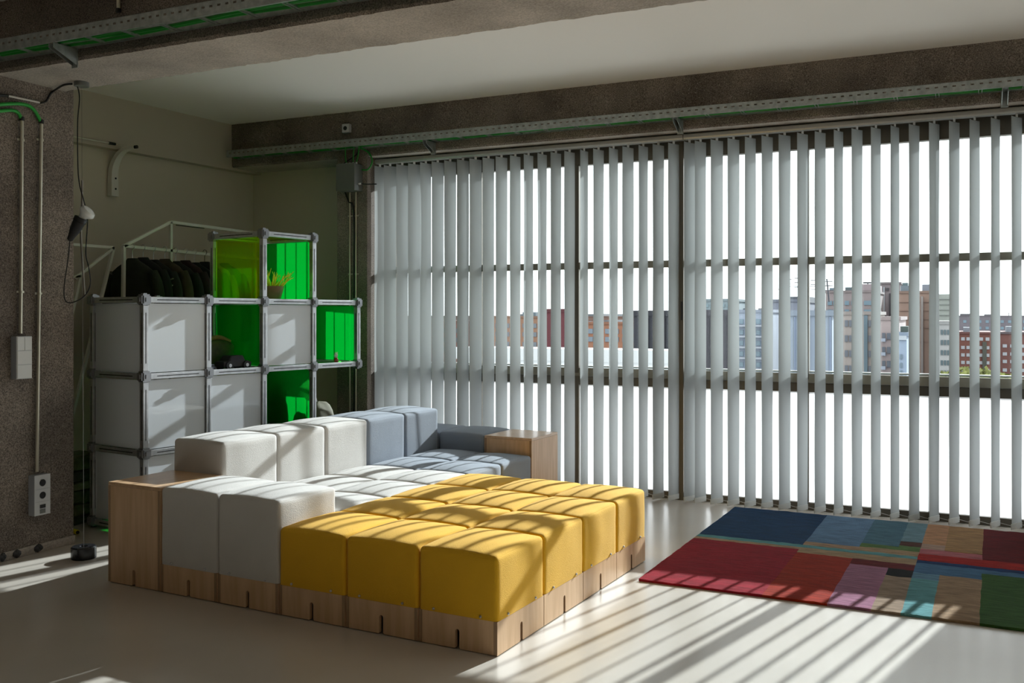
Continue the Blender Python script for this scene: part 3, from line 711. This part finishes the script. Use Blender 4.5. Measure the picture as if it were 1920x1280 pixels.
# local: x = towards the room (-SN), y = along the front, depth goes to -x
TB = .041
cells = [(0, 0), (0, 1), (0, 2), (1, 0), (1, 1), (1, 2), (2, 0), (2, 1), (2, 2), (2, 3), (3, 2)]   # (column, row)
nodes = set(); edges = set()
for c, r in cells:
    for i in (0, 1):
        for d in (0, 1):
            for k in (0, 1): nodes.add((c + i, d, r + k))
    for d in (0, 1):
        for i in (0, 1): edges.add(((c + i, d, r), (c + i, d, r + 1)))
        for k in (0, 1): edges.add(((c, d, r + k), (c + 1, d, r + k)))
    for i in (0, 1):
        for k in (0, 1): edges.add(((c + i, 0, r + k), (c + i, 1, r + k)))
ZO = .042
def NP(n): return Vector((-n[1] * DEP, n[0] * CELL, ZO + n[2] * CELL))
def beam_mesh(L_, ):
    w = TB / 2 - .002; g = .0035; mb = MB()
    mb.box(.036, L_ - .036, -w, w, -w, w)
    me = mb.mesh('rail', M['silver'], bevel=.0015); return me
def groove_mesh(L_):
    w = TB / 2 - .0015; mb = MB(); a, b = L_ * .17, L_ * .83
    mb.box(a, b, -w - .0003, w + .0003, -.0028, .0028); mb.box(a, b, -.0028, .0028, -w - .0003, w + .0003)
    return mb.mesh('groove', M['slot'])
bm_c, bm_d = beam_mesh(CELL), beam_mesh(DEP); gm_c, gm_d = groove_mesh(CELL), groove_mesh(DEP)
for a, b in sorted(edges):
    pa, pb = NP(a), NP(b); d = pb - pa; isd = a[1] != b[1]
    nm = 'post' if a[2] != b[2] else 'rail'
    ob = link(nm, bm_d if isd else bm_c, shelf, pa); ob.rotation_euler = d.to_track_quat('X', 'Z').to_euler()
    link('groove', gm_d if isd else gm_c, ob)
cn = MB(); w = TB / 2 + .0035
cn.box(-.034, .034, -w, w, -w, w); cn.box(-w, w, -.034, .034, -w, w); cn.box(-w, w, -w, w, -.034, .034)
cn.cbox((0, 0, 0), .082, .026, .026).cbox((0, 0, 0), .026, .082, .026).cbox((0, 0, 0), .026, .026, .082)
cn_me = cn.mesh('connector', M['silverconn'])
for n in sorted(nodes): link('connector', cn_me, shelf, NP(n))
def panel(kind, face, c, r, m, th=.006):
    """face: f front, b back, l left side, t top, o bottom"""
    q = .0235; y0, y1 = c * CELL + q, (c + 1) * CELL - q; z0, z1 = ZO + r * CELL + q, ZO + (r + 1) * CELL - q; x0, x1 = -DEP + q, -q
    mb = MB(); h = th / 2
    if face == 'f': mb.box(-h, h, y0, y1, z0, z1)
    if face == 'b': mb.box(-DEP - h, -DEP + h, y0, y1, z0, z1)
    if face == 'l': mb.box(x0, x1, c * CELL - h, c * CELL + h, z0, z1)
    if face == 't': mb.box(x0, x1, y0, y1, ZO + (r + 1) * CELL - h, ZO + (r + 1) * CELL + h)
    if face == 'o': mb.box(x0, x1, y0, y1, ZO + r * CELL - h, ZO + r * CELL + h)
    return mb.build(kind, m, shelf)
def sheet(kind, face, c, r, m):       # thin acrylic sheet
    q = .0235; y0, y1 = c * CELL + q, (c + 1) * CELL - q; z0, z1 = ZO + r * CELL + q, ZO + (r + 1) * CELL - q; x0, x1 = -DEP + q, -q
    P = {'b': [(-DEP, y0, z0), (-DEP, y1, z0), (-DEP, y1, z1), (-DEP, y0, z1)], 'l': [(x0, c * CELL, z0), (x1, c * CELL, z0), (x1, c * CELL, z1), (x0, c * CELL, z1)],
         't': [(x0, y0, ZO + (r + 1) * CELL), (x1, y0, ZO + (r + 1) * CELL), (x1, y1, ZO + (r + 1) * CELL), (x0, y1, ZO + (r + 1) * CELL)]}[face]
    return MB().add(P, [(0, 1, 2, 3)]).build(kind, m, shelf)
for c, r in ((0, 0), (0, 1), (0, 2), (1, 0), (1, 1), (2, 2)): panel('white_panel', 'f', c, r, M['white_panel'])
for r in (0, 1, 2): panel('white_panel', 'l', 0, r, M['white_panel'])
for c, r in ((0, 2), (1, 2), (2, 2), (3, 2), (2, 3)): panel('shelf_board', 'o', c, r, M['white_panel'])
panel('shelf_board', 't', 0, 2, M['white_panel']); panel('shelf_board', 't', 1, 2, M['white_panel']); panel('shelf_board', 't', 3, 2, M['white_panel'])
for c, r in ((2, 2), (3, 3), (4, 2), (3, 1), (3, 0)): sheet('green_panel', 'l', c, r, M['green'])
for c, r in ((1, 2), (2, 3), (3, 2), (2, 1)): sheet('yellow_panel', 'b', c, r, M['lime'])
sheet('yellow_panel', 'l', 2, 3, M['lime'])
sheet('yellow_panel', 't', 2, 3, M['lime'])
for c, d in ((0, 0), (1, 0), (2, 0), (3, 0), (0, 1), (1, 1), (2, 1), (3, 1)):
    p = NP((c, d, 0)); MB().lathe([(.016, -.0418), (.020, -.038), (.016, -.030)], p, 10).build('foot', M['black'], shelf)
def SP(x, y, z): return A0 + SD * y - SN * x + Vector((0, 0, z))       # shelf-local to room

# plant pot in the top cube
pz = ZO + 3 * CELL + .004
c = SP(-.16, 2 * CELL + .22, pz)
t = thing('plant_pot', 'small brown pot with bright yellow coral-like plant in the top cube', 'plant pot', c)
MB().lathe([(.058, 0), (.064, .004), (.092, .10), (.095, .112), (.088, .112), (.084, .10)], n=20).build('pot', mat('brown clay', (.20, .12, .06), .6, var=.2), t, smooth=True)
MB().lathe([(.082, .098), (.02, .106)], n=16).build('soil', M['slot'], t)
random.seed(3); mp_ = mat('yellow succulent stems', (.80, .72, .04), .5)
for k in range(26):
    an = k * 2.4; r0 = .015 + .06 * ((k * .37) % 1); tilt = .25 + .8 * ((k * .61) % 1); L_ = .085 + .06 * ((k * .29) % 1)
    p0 = Vector((r0 * math.cos(an), r0 * math.sin(an), .10)); d = Vector((math.cos(an) * tilt, math.sin(an) * tilt, 1)).normalized()
    p1 = p0 + d * L_ * .6; p2 = p1 + (d + Vector((random.uniform(-.7, .7), random.uniform(-.7, .7), .2))).normalized() * L_ * .55
    p3 = p1 + (d + Vector((random.uniform(-.9, .9), random.uniform(-.9, .9), .1))).normalized() * L_ * .4
    MB().tube([p0, p1, p2], [.0055, .0045, .002], 6).tube([p1, p3], [.004, .002], 6).build('stem', mp_, t, smooth=True)
# bag in the green cube of the second column
def soft(name, label, cat, loc, size, m, seed, rotz=0.0, folds=.03, group=None):
    mb = MB(); n, k = 24, 14
    for i in range(k + 1):
        a = -math.pi / 2 + math.pi * i / k
        for j in range(n):
            t_ = 2 * math.pi * j / n; q = max(.02, abs(math.cos(a)) ** .55)
            v = Vector((q * math.copysign(abs(math.cos(t_)) ** .7, math.cos(t_)), q * math.copysign(abs(math.sin(t_)) ** .7, math.sin(t_)), math.copysign(abs(math.sin(a)) ** .8, math.sin(a))))
            nn = noise.noise(v * 1.7 + Vector((seed, 0, 0))) * folds * 3 + noise.noise(Vector((v.x * 3, v.y * 3, v.z * 9 + seed))) * folds
            v *= 1 + nn
            mb.v.append((v.x * size[0] / 2, v.y * size[1] / 2, max(0, (v.z + 1) * size[2] / 2)))
    for i in range(k):
        for j in range(n): mb.f.append((i*n+j, i*n+(j+1)%n, (i+1)*n+(j+1)%n, (i+1)*n+j)); mb.m.append(0)
    ob = mb.build(name, m, None, smooth=True, loc=loc, rotz=rotz); tag(ob, label, cat, group); return ob
bag = soft('soft_bag', 'dark olive bag slumped in the green shelf cube', 'bag', SP(-.34, CELL + .27, ZO + 2 * CELL + .004), (.24, .40, .21), mat('olive nylon', (.06, .085, .025), .5, var=.4, vscale=12), 2.2, ang)
MB().tube(spl([(.10, -.14, .10), (.07, -.08, .19), (.05, .05, .225), (.06, .15, .19)]), .016, 8).build('strap', mat('tan strap', (.22, .20, .05), .6), bag, smooth=True)
# toy cars and small figures
def toy_car(label, loc, rz, s, body, trim_c):
    t = thing('toy_car', label, 'toy car', loc, rz, 'toy cars on the shelf')
    MB().prism([(-.07*s, .012*s), (.07*s, .012*s), (.072*s, .032*s), (.04*s, .036*s), (.026*s, .060*s), (-.034*s, .060*s), (-.05*s, .038*s), (-.072*s, .036*s)], -.028*s, .028*s).build('body', body, t, bevel=.003*s)
    MB().prism([(.034*s, .038*s), (.024*s, .056*s), (-.030*s, .056*s), (-.042*s, .040*s)], -.0286*s, .0286*s).build('side_window', M['slot'], t)
    for wx in (-.044, .044):
        for wy in (-1, 1):
            wh = MB().lathe([(.018*s, -.006*s), (.0195*s, 0), (.018*s, .006*s)], n=16, M=Matrix.Translation((wx*s, wy*.028*s, .0196*s)) @ Matrix.Rotation(math.pi/2, 4, 'X')).build('wheel', M['black'], t, smooth=50)
            MB().lathe([(.0075*s, -.0075*s), (.0075*s, .0075*s)], n=12, M=Matrix.Translation((wx*s, wy*.028*s, .0196*s)) @ Matrix.Rotation(math.pi/2, 4, 'X')).build('hubcap', trim_c, wh)
zs = ZO + 2 * CELL + .004
toy_car('black toy car with large wheels on the shelf below the green panel', SP(-.085, CELL + .29, zs), ang + math.pi / 2, 1.7, M['black'], M['silver'])
toy_car('small grey-blue toy car at the left of the open shelf cube', SP(-.055, CELL + .065, zs), ang + math.pi / 2 + .5, .8, mat('grey blue paint', (.16, .20, .25), .3), M['silver'])
t = thing('toy_block_tower', 'tiny yellow toy block standing behind the grey-blue toy car', 'toy', SP(-.13, CELL + .055, zs), ang)
MB().box(-.014, .014, -.014, .014, 0, .07).build('column', M['black'], t, bevel=.002)
MB().lathe([(.016, .0705), (.018, .075), (.017, .098), (.012, .102)], n=12).build('cap', mat('yellow plastic', (.75, .62, .03), .4), t, smooth=True)
t = thing('animal_figurine', 'small white and red seated animal figurine on the right shelf', 'figurine', SP(-.05, 3 * CELL + .30, zs), ang + .3)
fr = mat('red enamel', (.40, .05, .04), .35); fw = mat('white enamel', (.75, .74, .70), .3)
MB().ball((0, 0, .026), .022, 12, 0, (.8, 1, 1.2)).build('body', fr, t, smooth=True)
hd = MB().ball((0, -.004, .064), .017, 12, 0, (.9, 1.05, .95)).build('head', fw, t, smooth=True)
for s_ in (-1, 1): MB().lathe([(.006, 0), (.004, .012), (.0008, .020)], (0, s_ * .010 - .004, .074), 8).build('ear', fw, hd, smooth=True)
MB().tube(spl([(0, .018, .012), (.004, .045, .014), (.006, .065, .010)]), [.008] * 16 + [.005], 8).build('leg', fw, t, smooth=True)
MB().tube(spl([(-.004, .016, .045), (-.004, .030, .070), (-.004, .028, .092)]), .0035, 7).build('arm', fw, t, smooth=True)
# bag standing below the hanging cube, next to the column
b_ = soft('garment_bag', 'dark bag standing on the floor under the rightmost shelf cube', 'bag', SP(-.42, 3 * CELL + .20, 0), (.36, .36, .90), mat('dark brown nylon', (.035, .030, .022), .6, var=.3), 5.1, ang, .02)
soft('cushion', 'olive cushion lying in front of the dark bag under the shelf', 'cushion', SP(-.12, 3 * CELL + .18, 0), (.20, .30, .72), mat('olive cotton', (.10, .095, .05), .8), 8.4, ang, .02)
# folded textiles behind the near column
random.seed(8); zz = 0.0
for k, cc in enumerate([(.05, .06, .03), (.10, .12, .05), (.07, .09, .04), (.12, .14, .07), (.05, .055, .04), (.09, .12, .05)]):
    h = .055 + .02 * (k % 3); w = .30 - .02 * (k % 2)
    ob = MB().box(-.14, .14, -w / 2, w / 2, 0, h).build('folded_textile', mat('green cloth %d' % k, cc, .9, var=.3, vscale=20, bump=.5, bscale=60), None, bevel=.022, loc=(-5.46 + random.uniform(-.01, .01), 4.62, zz), rotz=random.uniform(-.06, .06))
    tag(ob, 'folded green textile behind the column, %s of the stack' % ['lowest', 'second from bottom', 'third from bottom', 'fourth from bottom', 'second from top', 'topmost'][k], 'textile', 'folded textiles')
    zz += h + .001
q = at_z(140, 1001, 0); t = thing('yellow_cap', 'small bright yellow cap on the floor at the column foot', 'cap', q)
MB().tube([(-.03, .01, .016), (.03, -.005, .016)], .015, 10).build('body', mat('bright yellow plastic', (.85, .75, .0), .4), t, smooth=True)
MB().tube([(.03, -.005, .016), (.037, -.007, .016)], .011, 10).build('rim', M['black'], t, smooth=True)

# ------------------------------------------------------------------ clothes rack behind the shelf
def tubeframe(t, segs, r=.011):
    o = Vector(t.location)
    for nm, a, b in segs: MB().bar(Vector(a) - o, Vector(b) - o, 2 * r, 2 * r).build(nm, M['whitetube'], t)
XR_ = -5.62
def rp(px, py): return at_x(px, py, XR_)
P1, P2, P3 = rp(232, 461), rp(320, 416), rp(478, 437)
zbar = P1.z; P4 = Vector((XR_, 6.75, zbar - .02)); Pm = Vector((XR_, P2.y, zbar - .01))
rk = thing('clothes_rack', 'white house-shaped clothes rack full of dark coats behind the shelf', 'clothes rack', (XR_, P1.y, 0))
tubeframe(rk, [('rail', P1, P4), ('brace', P1, P2), ('brace', P2, P3), ('post', P2, (P2.x, P2.y, 0.011)), ('post', P1, (P1.x, P1.y - .02, 0.011)), ('post', P3, (P3.x, P3.y, .011)), ('foot_rail', (P1.x, P1.y - .02, .011), (P3.x, P3.y, .011))])
MB().bar(rp(330, 422) - Vector(rk.location), rp(383, 428) - Vector(rk.location), .006, .006).build('hook_bar', M['slot'], rk)
lf = thing('rack_frame', 'white triangular rack frame standing left of the coats', 'rack', (-5.75, 5.0, 0))
def lp(px, py, x=-5.75): return at_x(px, py, x)
tubeframe(lf, [('rail', lp(120, 457), lp(213, 464)), ('brace', lp(213, 464), lp(140, 522)), ('post', lp(213, 464), (-5.75, 4.62, .01)), ('brace', lp(125, 519), lp(150, 518)), ('post', lp(150, 518), (-5.75, 4.45, .01))], .010)
coats = [(.02, (.016, .02, .013), 'dark green padded coat, leftmost on the rack', .50), (.11, (.008, .008, .010), 'black coat second from the left on the rack', .46), (.20, (.012, .012, .012), 'black striped jacket on the rack', .46),
         (.30, (.06, .045, .030), 'brown shouldered coat on the rack', .46), (.40, (.010, .010, .011), 'black wool coat in the middle of the rack', .46), (.49, (.035, .012, .018), 'dark maroon jacket on the rack', .44),
         (.58, (.006, .006, .008), 'black hooded coat right of the maroon jacket', .46), (.68, (.012, .012, .014), 'charcoal coat left of the cream jacket', .46), (.78, (.30, .27, .17), 'cream jacket between the dark coats', .40), (.88, (.008, .008, .009), 'black coat rightmost on the rack', .44)]
for k, (dy, cc, lab, wd) in enumerate(coats):
    yy = P1.y + .06 + dy * 1.14; zt = zbar - .075 - (.0 if k % 2 else .012)
    t = thing('coat', lab, 'coat', (XR_, yy, 0), 0 , 'coats on the rack')
    mb = MB(); n = 20; prof = [(.0, .05, .035), (-.02, .07, .045), (-.06, .16, .055), (-.10, wd * .46, .055), (-.16, wd * .5, .06), (-.35, wd * .48, .065), (-.60, wd * .50, .07), (-.85, wd * .53, .075), (-.86, wd * .40, .03)]
    for i, (dz, hx, hy) in enumerate(prof):
        for j in range(n):
            a = 2 * math.pi * j / n; f = 1 + .12 * math.sin(a * 5 + k) * min(1, i / 4) + .05 * noise.noise(Vector((a * 2, i, k)))
            mb.v.append((hx * .92 * math.copysign(abs(math.cos(a)) ** .8, math.cos(a)), hy * .62 * math.sin(a) * f, zt + dz))
    for i in range(len(prof) - 1):
        for j in range(n): mb.f.append((i*n+j, i*n+(j+1)%n, (i+1)*n+(j+1)%n, (i+1)*n+j)); mb.m.append(0)
    mb.f.append(tuple(range(n))); mb.m.append(0)
    cm = mat('cloth %d' % k, cc, .85, var=.35, vscale=9, bump=.4, bscale=40)
    mb.build('body', cm, t, smooth=True)
    for s_ in (-1, 1):
        MB().tube(spl([(s_ * wd * .40, 0, zt - .11), (s_ * wd * .50, .004, zt - .22), (s_ * wd * .53, .01, zt - .42), (s_ * wd * .52, .02, zt - .66)], 4), [.040, .042, .042, .042, .042, .042, .041, .04, .04, .039, .038, .037, .035], 10).build('sleeve', cm, t, smooth=True)
    if k == 2:
        for q in range(4): MB().tube([(.17 - .01 * q, -.05, zt - .17 - q * .05), (.25 - .005 * q, -.05, zt - .15 - q * .05)], .005, 6).build('stripe', mat('pale stripe', (.30, .30, .22), .8), t)
    hg = thing('clothes_hanger', 'hanger holding the ' + lab.replace(' on the rack', '').replace(', leftmost', ' at the left end').replace(' rightmost', ' at the right end'), 'hanger', (XR_, yy, zt), t.rotation_euler.z, 'hangers on the rack')
    zr = zbar - zt
    MB().tube(spl([(0, 0, -.005), (0, 0, zr - .03), (.020, 0, zr - .005), (.016, 0, zr + .016), (-.004, 0, zr + .022), (-.020, 0, zr + .008)]), .0022, 6).build('hook', M['silver'] if k != 7 else M['black'], hg, smooth=True)
    MB().tube(spl([(-.16, 0, -.10), (-.06, 0, -.03), (0, 0, -.008), (.06, 0, -.03), (.16, 0, -.10)]), .006, 6).build('shoulder_bar', mat('hanger wood', (.25, .17, .09), .6), hg, smooth=True)

# ------------------------------------------------------------------ the town outside
GZ = -26.0
o = MB().box(-900, 900, 12, 1500, GZ - 1, GZ).build('floor_ground', mat('asphalt and roofs far below', (.34, .34, .33), .9, var=.3, vscale=.03)); struct(o)
WGL = {}
def wmat(c):
    if c not in WGL: WGL[c] = mat('far window %s' % str(c), tuple(q * .6 for q in c), .35)
    return WGL[c]
BM = {}
def bmat(c):
    if c not in BM: BM[c] = mat('facade %s' % str(c), tuple(q * .46 for q in c), .9, var=.06, vscale=.4)
    return BM[c]
def building(name, label, px0, px1, ptop, Y, dep, col, wins=(), extras=(), cat='building', group='buildings of the town'):
    """front at distance Y; px0..px1 and ptop say how wide and high it shows from the room"""
    a, b = at_y(px0, ptop, Y), at_y(px1, ptop, Y); cx = (a.x + b.x) / 2
    t = thing(name, label, cat, (cx, Y, GZ), 0, group); top = a.z - GZ; hw = (b.x - a.x) / 2
    MB().box(-hw, hw, 0, dep, 0, top).build('wall', bmat(col), t)
    MB().box(-hw - .15, hw + .15, -.15, dep + .15, top, top + .35).build('roof_edge', bmat(tuple(c * .75 for c in col)), t)
    def lx(px, py=600): return at_y(px, py, Y).x - cx
    def lz(py): return at_y(px0, py, Y).z - GZ
    for w in wins:
        xs, zs, ww, wh, wc = w
        me = None
        for px in xs:
            for py in zs:
                x0, x1, z1, z0 = lx(px), lx(px + ww), lz(py), lz(py + wh)
                if me is None:
                    me = MB().box(0, x1 - x0, -.12, .05, 0, z1 - z0).mesh('window', wmat(wc))
                link('window', me, t, (x0, 0, z0))
    for e in extras:
        k = e[0]
        if k == 'box': _, n, p0, p1, q0, q1, d0, d1, c = e; MB().box(lx(p0), lx(p1), d0, d1, lz(q1), lz(q0)).build(n, bmat(c), t)
        if k == 'mast':
            _, p, q0, q1, lean = e; x = lx(p); z0, z1 = lz(q1), lz(q0)
            MB().bar((x, 2, z0), (x + lean, 2, z1), .18, .18).build('antenna_mast', bmat((.10, .10, .12)), t)
            for f in (.5, .7, .88): MB().bar((x + lean * f - .7, 2, z0 + (z1 - z0) * f), (x + lean * f + .7, 2, z0 + (z1 - z0) * f), .09, .09).build('antenna_arm', bmat((.10, .10, .12)), t)
    return t
def R(a, b, s): return [a + s * i for i in range(int((b - a) / s) + 1)]
DK, BL, WH = (.05, .06, .08), (.16, .24, .30), (.55, .56, .56)
# far skyline
building('far_block', 'long low far skyline block behind the left blind', 690, 905, 593, 420, 30, (.17, .115, .105), [(R(700, 895, 13), (600, 612, 624), 6, 5, DK)])
building('far_block', 'far blue-grey skyline block behind the maroon slab', 960, 1130, 590, 430, 30, (.22, .25, .28), [(R(966, 1120, 11), (598, 610), 5, 5, DK)])
building('far_block', 'far rust brick skyline beyond the dark slab', 1085, 1260, 594, 380, 30, (.25, .14, .11), [(R(1092, 1250, 12), (602, 614), 5, 5, BL)], [('box', 'roof_hut', 1110, 1125, 588, 594, 2, 12, (.3, .3, .32)), ('box', 'roof_hut', 1170, 1182, 586, 594, 2, 12, (.35, .28, .26))])
building('far_block', 'far mauve skyline block at the right edge', 1785, 2080, 593, 420, 30, (.23, .20, .23), [(R(1792, 2070, 14), (600, 612), 6, 5, BL)], [('box', 'roof_hut', 1800, 1822, 588, 594, 2, 10, (.2, .18, .2)), ('box', 'roof_hut', 1846, 1858, 589, 594, 2, 10, (.24, .22, .24)), ('mast', 1892, 586, 594, .0)])
# middle distance
building('terracotta_house', 'terracotta apartment house seen low behind the left blind', 775, 905, 604, 170, 18, (.22, .10, .085), [(R(784, 896, 14), (615, 632, 649), 7, 8, DK)])
building('orange_house', 'orange and grey apartment house left of the maroon slab', 905, 1020, 596, 150, 18, (.42, .23, .15), [(R(912, 1010, 17), (606, 622, 640, 656), 9, 8, (.14, .16, .19))], [('box', 'roof_hut', 975, 1000, 585, 597, 1, 9, (.20, .26, .30))])
building('maroon_slab', 'windowless maroon slab building rising between the slats', 1022, 1064, 585, 95, 3, (.16, .035, .045), [], [('box', 'cladding_strip', 1042, 1046, 590, 690, -.15, .05, (.10, .03, .04))])
building('orange_house', 'orange brick house with dark windows right of the maroon slab', 1096, 1195, 608, 120, 6, (.45, .20, .12), [(R(1103, 1186, 16), (616, 631), 9, 9, (.16, .20, .25))], [('box', 'roof_hut', 1128, 1150, 600, 609, 1, 8, (.22, .24, .27))])
building('white_flat_roof', 'low white flat roof below the left town buildings', 860, 1262, 672, 26, 1.2, (.95, .97, .99), [], [('box', 'skylight', 1104, 1112, 665, 672, .3, .9, (.35, .48, .55)), ('box', 'roof_strip', 880, 1260, 668, 672, .8, 1.1, (.40, .52, .62))])
building('dark_slab', 'tall dark slate clad slab left of the centre post', 1188, 1260, 592, 60, 2, (.045, .045, .058), [], [('box', 'cladding_strip', p, p + 2, 596, 690, -.12, .05, (.03, .03, .04)) for p in (1200, 1214, 1230, 1246)])
building('dark_slab', 'dark purple-grey clad slab right of the centre post', 1290, 1369, 592, 55, 1, (.085, .075, .095), [], [('box', 'cladding_strip', p, p + 2, 596, 700, -.12, .05, (.05, .045, .06)) for p in (1305, 1328, 1340, 1360)])
building('pale_block', 'pale blue block with glazed top behind the dark slab', 1318, 1374, 565, 130, 14, (.36, .44, .48), [(R(1322, 1366, 10), (570, 580), 7, 6, (.18, .26, .30))])
building('apartment_block', 'light blue-grey apartment block with balconies in the centre of the view', 1378, 1446, 586, 110, 8, (.46, .52, .64), [((1386, 1404, 1418, 1434), (598, 618, 638, 658, 678), 8, 9, BL)],
         [('box', 'roof_hut', 1390, 1397, 578, 587, 1, 6, (.12, .14, .16)), ('mast', 1427, 577, 586, 0)] + [('box', 'balcony', 1383, 1443, q, q + 3, -.8, 0, (.52, .55, .62)) for q in (609, 629, 649, 669, 689)])
building('antenna_block', 'grey block with lattice antennas on its roof', 1446, 1500, 566, 130, 16, (.30, .32, .40), [((1452, 1464, 1478), (603, 622, 641), 7, 8, BL)],
         [('box', 'roof_hut', 1478, 1512, 556, 567, 1, 9, (.16, .17, .20)), ('mast', 1458, 517, 567, .9), ('mast', 1495, 516, 560, 0), ('mast', 1526, 520, 566, 0), ('mast', 1551, 523, 566, -.3), ('box', 'antenna_beam', 1456, 1552, 536, 537, 1.9, 2.1, (.14, .14, .16))])
building('blue_panel_block', 'plain pale blue rendered wall beside the antenna block', 1482, 1560, 592, 62, 1, (.40, .46, .56), [], [('box', 'pilaster', p, p + 2, 594, 706, -.15, .05, (.30, .36, .50)) for p in (1490, 1516, 1534, 1556)])
building('pink_tower', 'pinkish tower with blue window bands and roof plant', 1548, 1640, 549, 150, 18, (.42, .34, .34), [((1552, 1562, 1584, 1596, 1620, 1628), (564, 580), 8, 8, BL)],
         [('box', 'upper_floor', 1616, 1640, 533, 549, .5, 14, (.44, .35, .37)), ('box', 'roof_plant', 1552, 1564, 539, 549, 2, 8, (.28, .36, .42)), ('box', 'roof_plant', 1582, 1598, 538, 549, 2, 8, (.18, .22, .24)), ('mast', 1625, 529, 533, 0)])
building('beige_apartments', 'beige apartment house with small square windows in front of the pink tower', 1556, 1640, 590, 105, 14, (.50, .43, .40), [((1560, 1584, 1592, 1628, 1634), (600, 628, 656, 684), 6, 12, (.12, .13, .16))], [('box', 'stairwell', 1620, 1627, 591, 706, -.25, .1, (.18, .25, .30))])
building('mauve_tower', 'tall mauve tower with a dark vertical window strip', 1641, 1688, 533, 172, 18, (.33, .275, .29), [], [('box', 'window_strip', 1667, 1671, 550, 610, -.2, .1, (.08, .07, .08)), ('box', 'window_strip', 1656, 1659, 538, 590, -.2, .1, (.44, .46, .50)), ('box', 'window', 1661, 1667, 540, 545, -.2, .1, (.10, .09, .10))])
building('brick_tower', 'tan brick tower with rooftop machinery right of the mauve tower', 1684, 1745, 550, 150, 18, (.45, .295, .235), [],
         [('box', 'roof_plant', 1687, 1704, 535, 550, 2, 9, (.26, .31, .36)), ('box', 'roof_plant', 1690, 1700, 529, 536, 3, 6, (.18, .24, .26)), ('box', 'roof_plant', 1728, 1742, 533, 550, 2, 9, (.30, .32, .38)), ('box', 'pilaster', 1727, 1731, 556, 706, -.4, .05, (.46, .40, .38))] + [('box', 'string_course', 1685, 1745, q, q + 1, -.12, .05, (.36, .23, .185)) for q in (566, 582, 598, 614, 640)])
building('pink_apartments', 'stepped pink apartment house with grid windows under the mauve tower', 1650, 1686, 600, 100, 12, (.55, .44, .43), [((1654, 1663, 1669), (624, 650, 676), 6, 12, (.10, .11, .14))], [('box', 'balcony', 1653, 1661, q, q + 6, -.6, 0, (.52, .56, .66)) for q in (634, 660, 686)])
building('blue_house', 'small pale blue house with a white top below the brick tower', 1684, 1700, 630, 95, 10, (.40, .48, .62), [((1688,), (664, 680, 694), 4, 9, (.14, .19, .24))], [('box', 'parapet', 1684, 1700, 629, 637, -.2, .1, (.62, .66, .72)), ('box', 'roof_plant', 1687, 1702, 612, 630, 1, 5, (.10, .13, .12))])
building('white_office', 'white office block with regular square windows', 1752, 1790, 608, 140, 18, (.58, .57, .57), [((1764, 1770, 1776), (618, 637, 656, 675, 694), 4, 9, (.09, .13, .15))], [('box', 'upper_glazing', 1756, 1786, 551, 601, 1, 12, (.46, .48, .44))] + [('box', 'glazing_bar', 1756, 1786, q, q + 1, .8, 1, (.34, .36, .34)) for q in (560, 570, 580, 590)])
building('brick_apartments', 'red brick apartment block with white balconies at the right', 1798, 1858, 626, 190, 18, (.27, .105, .08), [((1802, 1812, 1836, 1848), (632, 648, 662, 676, 690), 7, 6, (.42, .43, .46))], [('box', 'parapet', 1798, 1858, 622, 626, -.2, .5, (.20, .08, .07)), ('box', 'roof_hut', 1806, 1818, 614, 626, 2, 8, (.38, .40, .46)), ('box', 'stairwell', 1842, 1850, 640, 704, -.3, .1, (.12, .12, .10))])
building('brick_apartments', 'red and slate brick apartment block at the far right', 1864, 2000, 626, 195, 18, (.255, .11, .095), [((1880, 1894, 1912, 1930, 1950, 1970), (645, 660, 674, 690), 8, 6, (.44, .46, .50))], [('box', 'roof_hut', 1888, 1900, 612, 626, 2, 8, (.36, .40, .46)), ('box', 'parapet', 1864, 2000, 622, 626, -.2, .5, (.16, .12, .13))])
random.seed(21)
def tree(label, px, ptop, Y, r):
    c = at_y(px, ptop, Y); t = thing('tree', label, 'tree', (c.x, Y, GZ), 0, 'trees between the brick blocks'); H_ = c.z - GZ
    MB().tube([(0, 0, 0), (.2, 0, H_ * .5), (0, .1, H_ - r)], [.5, .35, .15], 8).build('trunk', bmat((.10, .07, .05)), t)
    mb = MB()
    for k in range(900):
        d = Vector((random.gauss(0, 1), random.gauss(0, 1), random.gauss(0, 1))).normalized() * r * random.uniform(.55, 1.0)
        p = Vector((d.x * 1.2, d.y * 1.2, H_ - r + d.z)); u = Vector((random.gauss(0, 1), random.gauss(0, 1), random.gauss(0, 1))).normalized(); w = u.orthogonal().normalized()
        s_ = .35; mb.add([p - u * s_ - w * s_ * .5, p + u * s_ - w * s_ * .5, p + u * s_ + w * s_ * .5, p - u * s_ + w * s_ * .5], [(0, 1, 2, 3)])
    ob = mb.build('crown', FOL, t); ob['kind'] = 'stuff'
FOL = mat('autumn foliage', (.16, .17, .045), .8, var=.4, vscale=.6)
tree('yellowing tree top in front of the left brick block', 1808, 686, 122, 2.8)
tree('yellowing tree top in front of the gap between the brick blocks', 1855, 690, 108, 2.6)
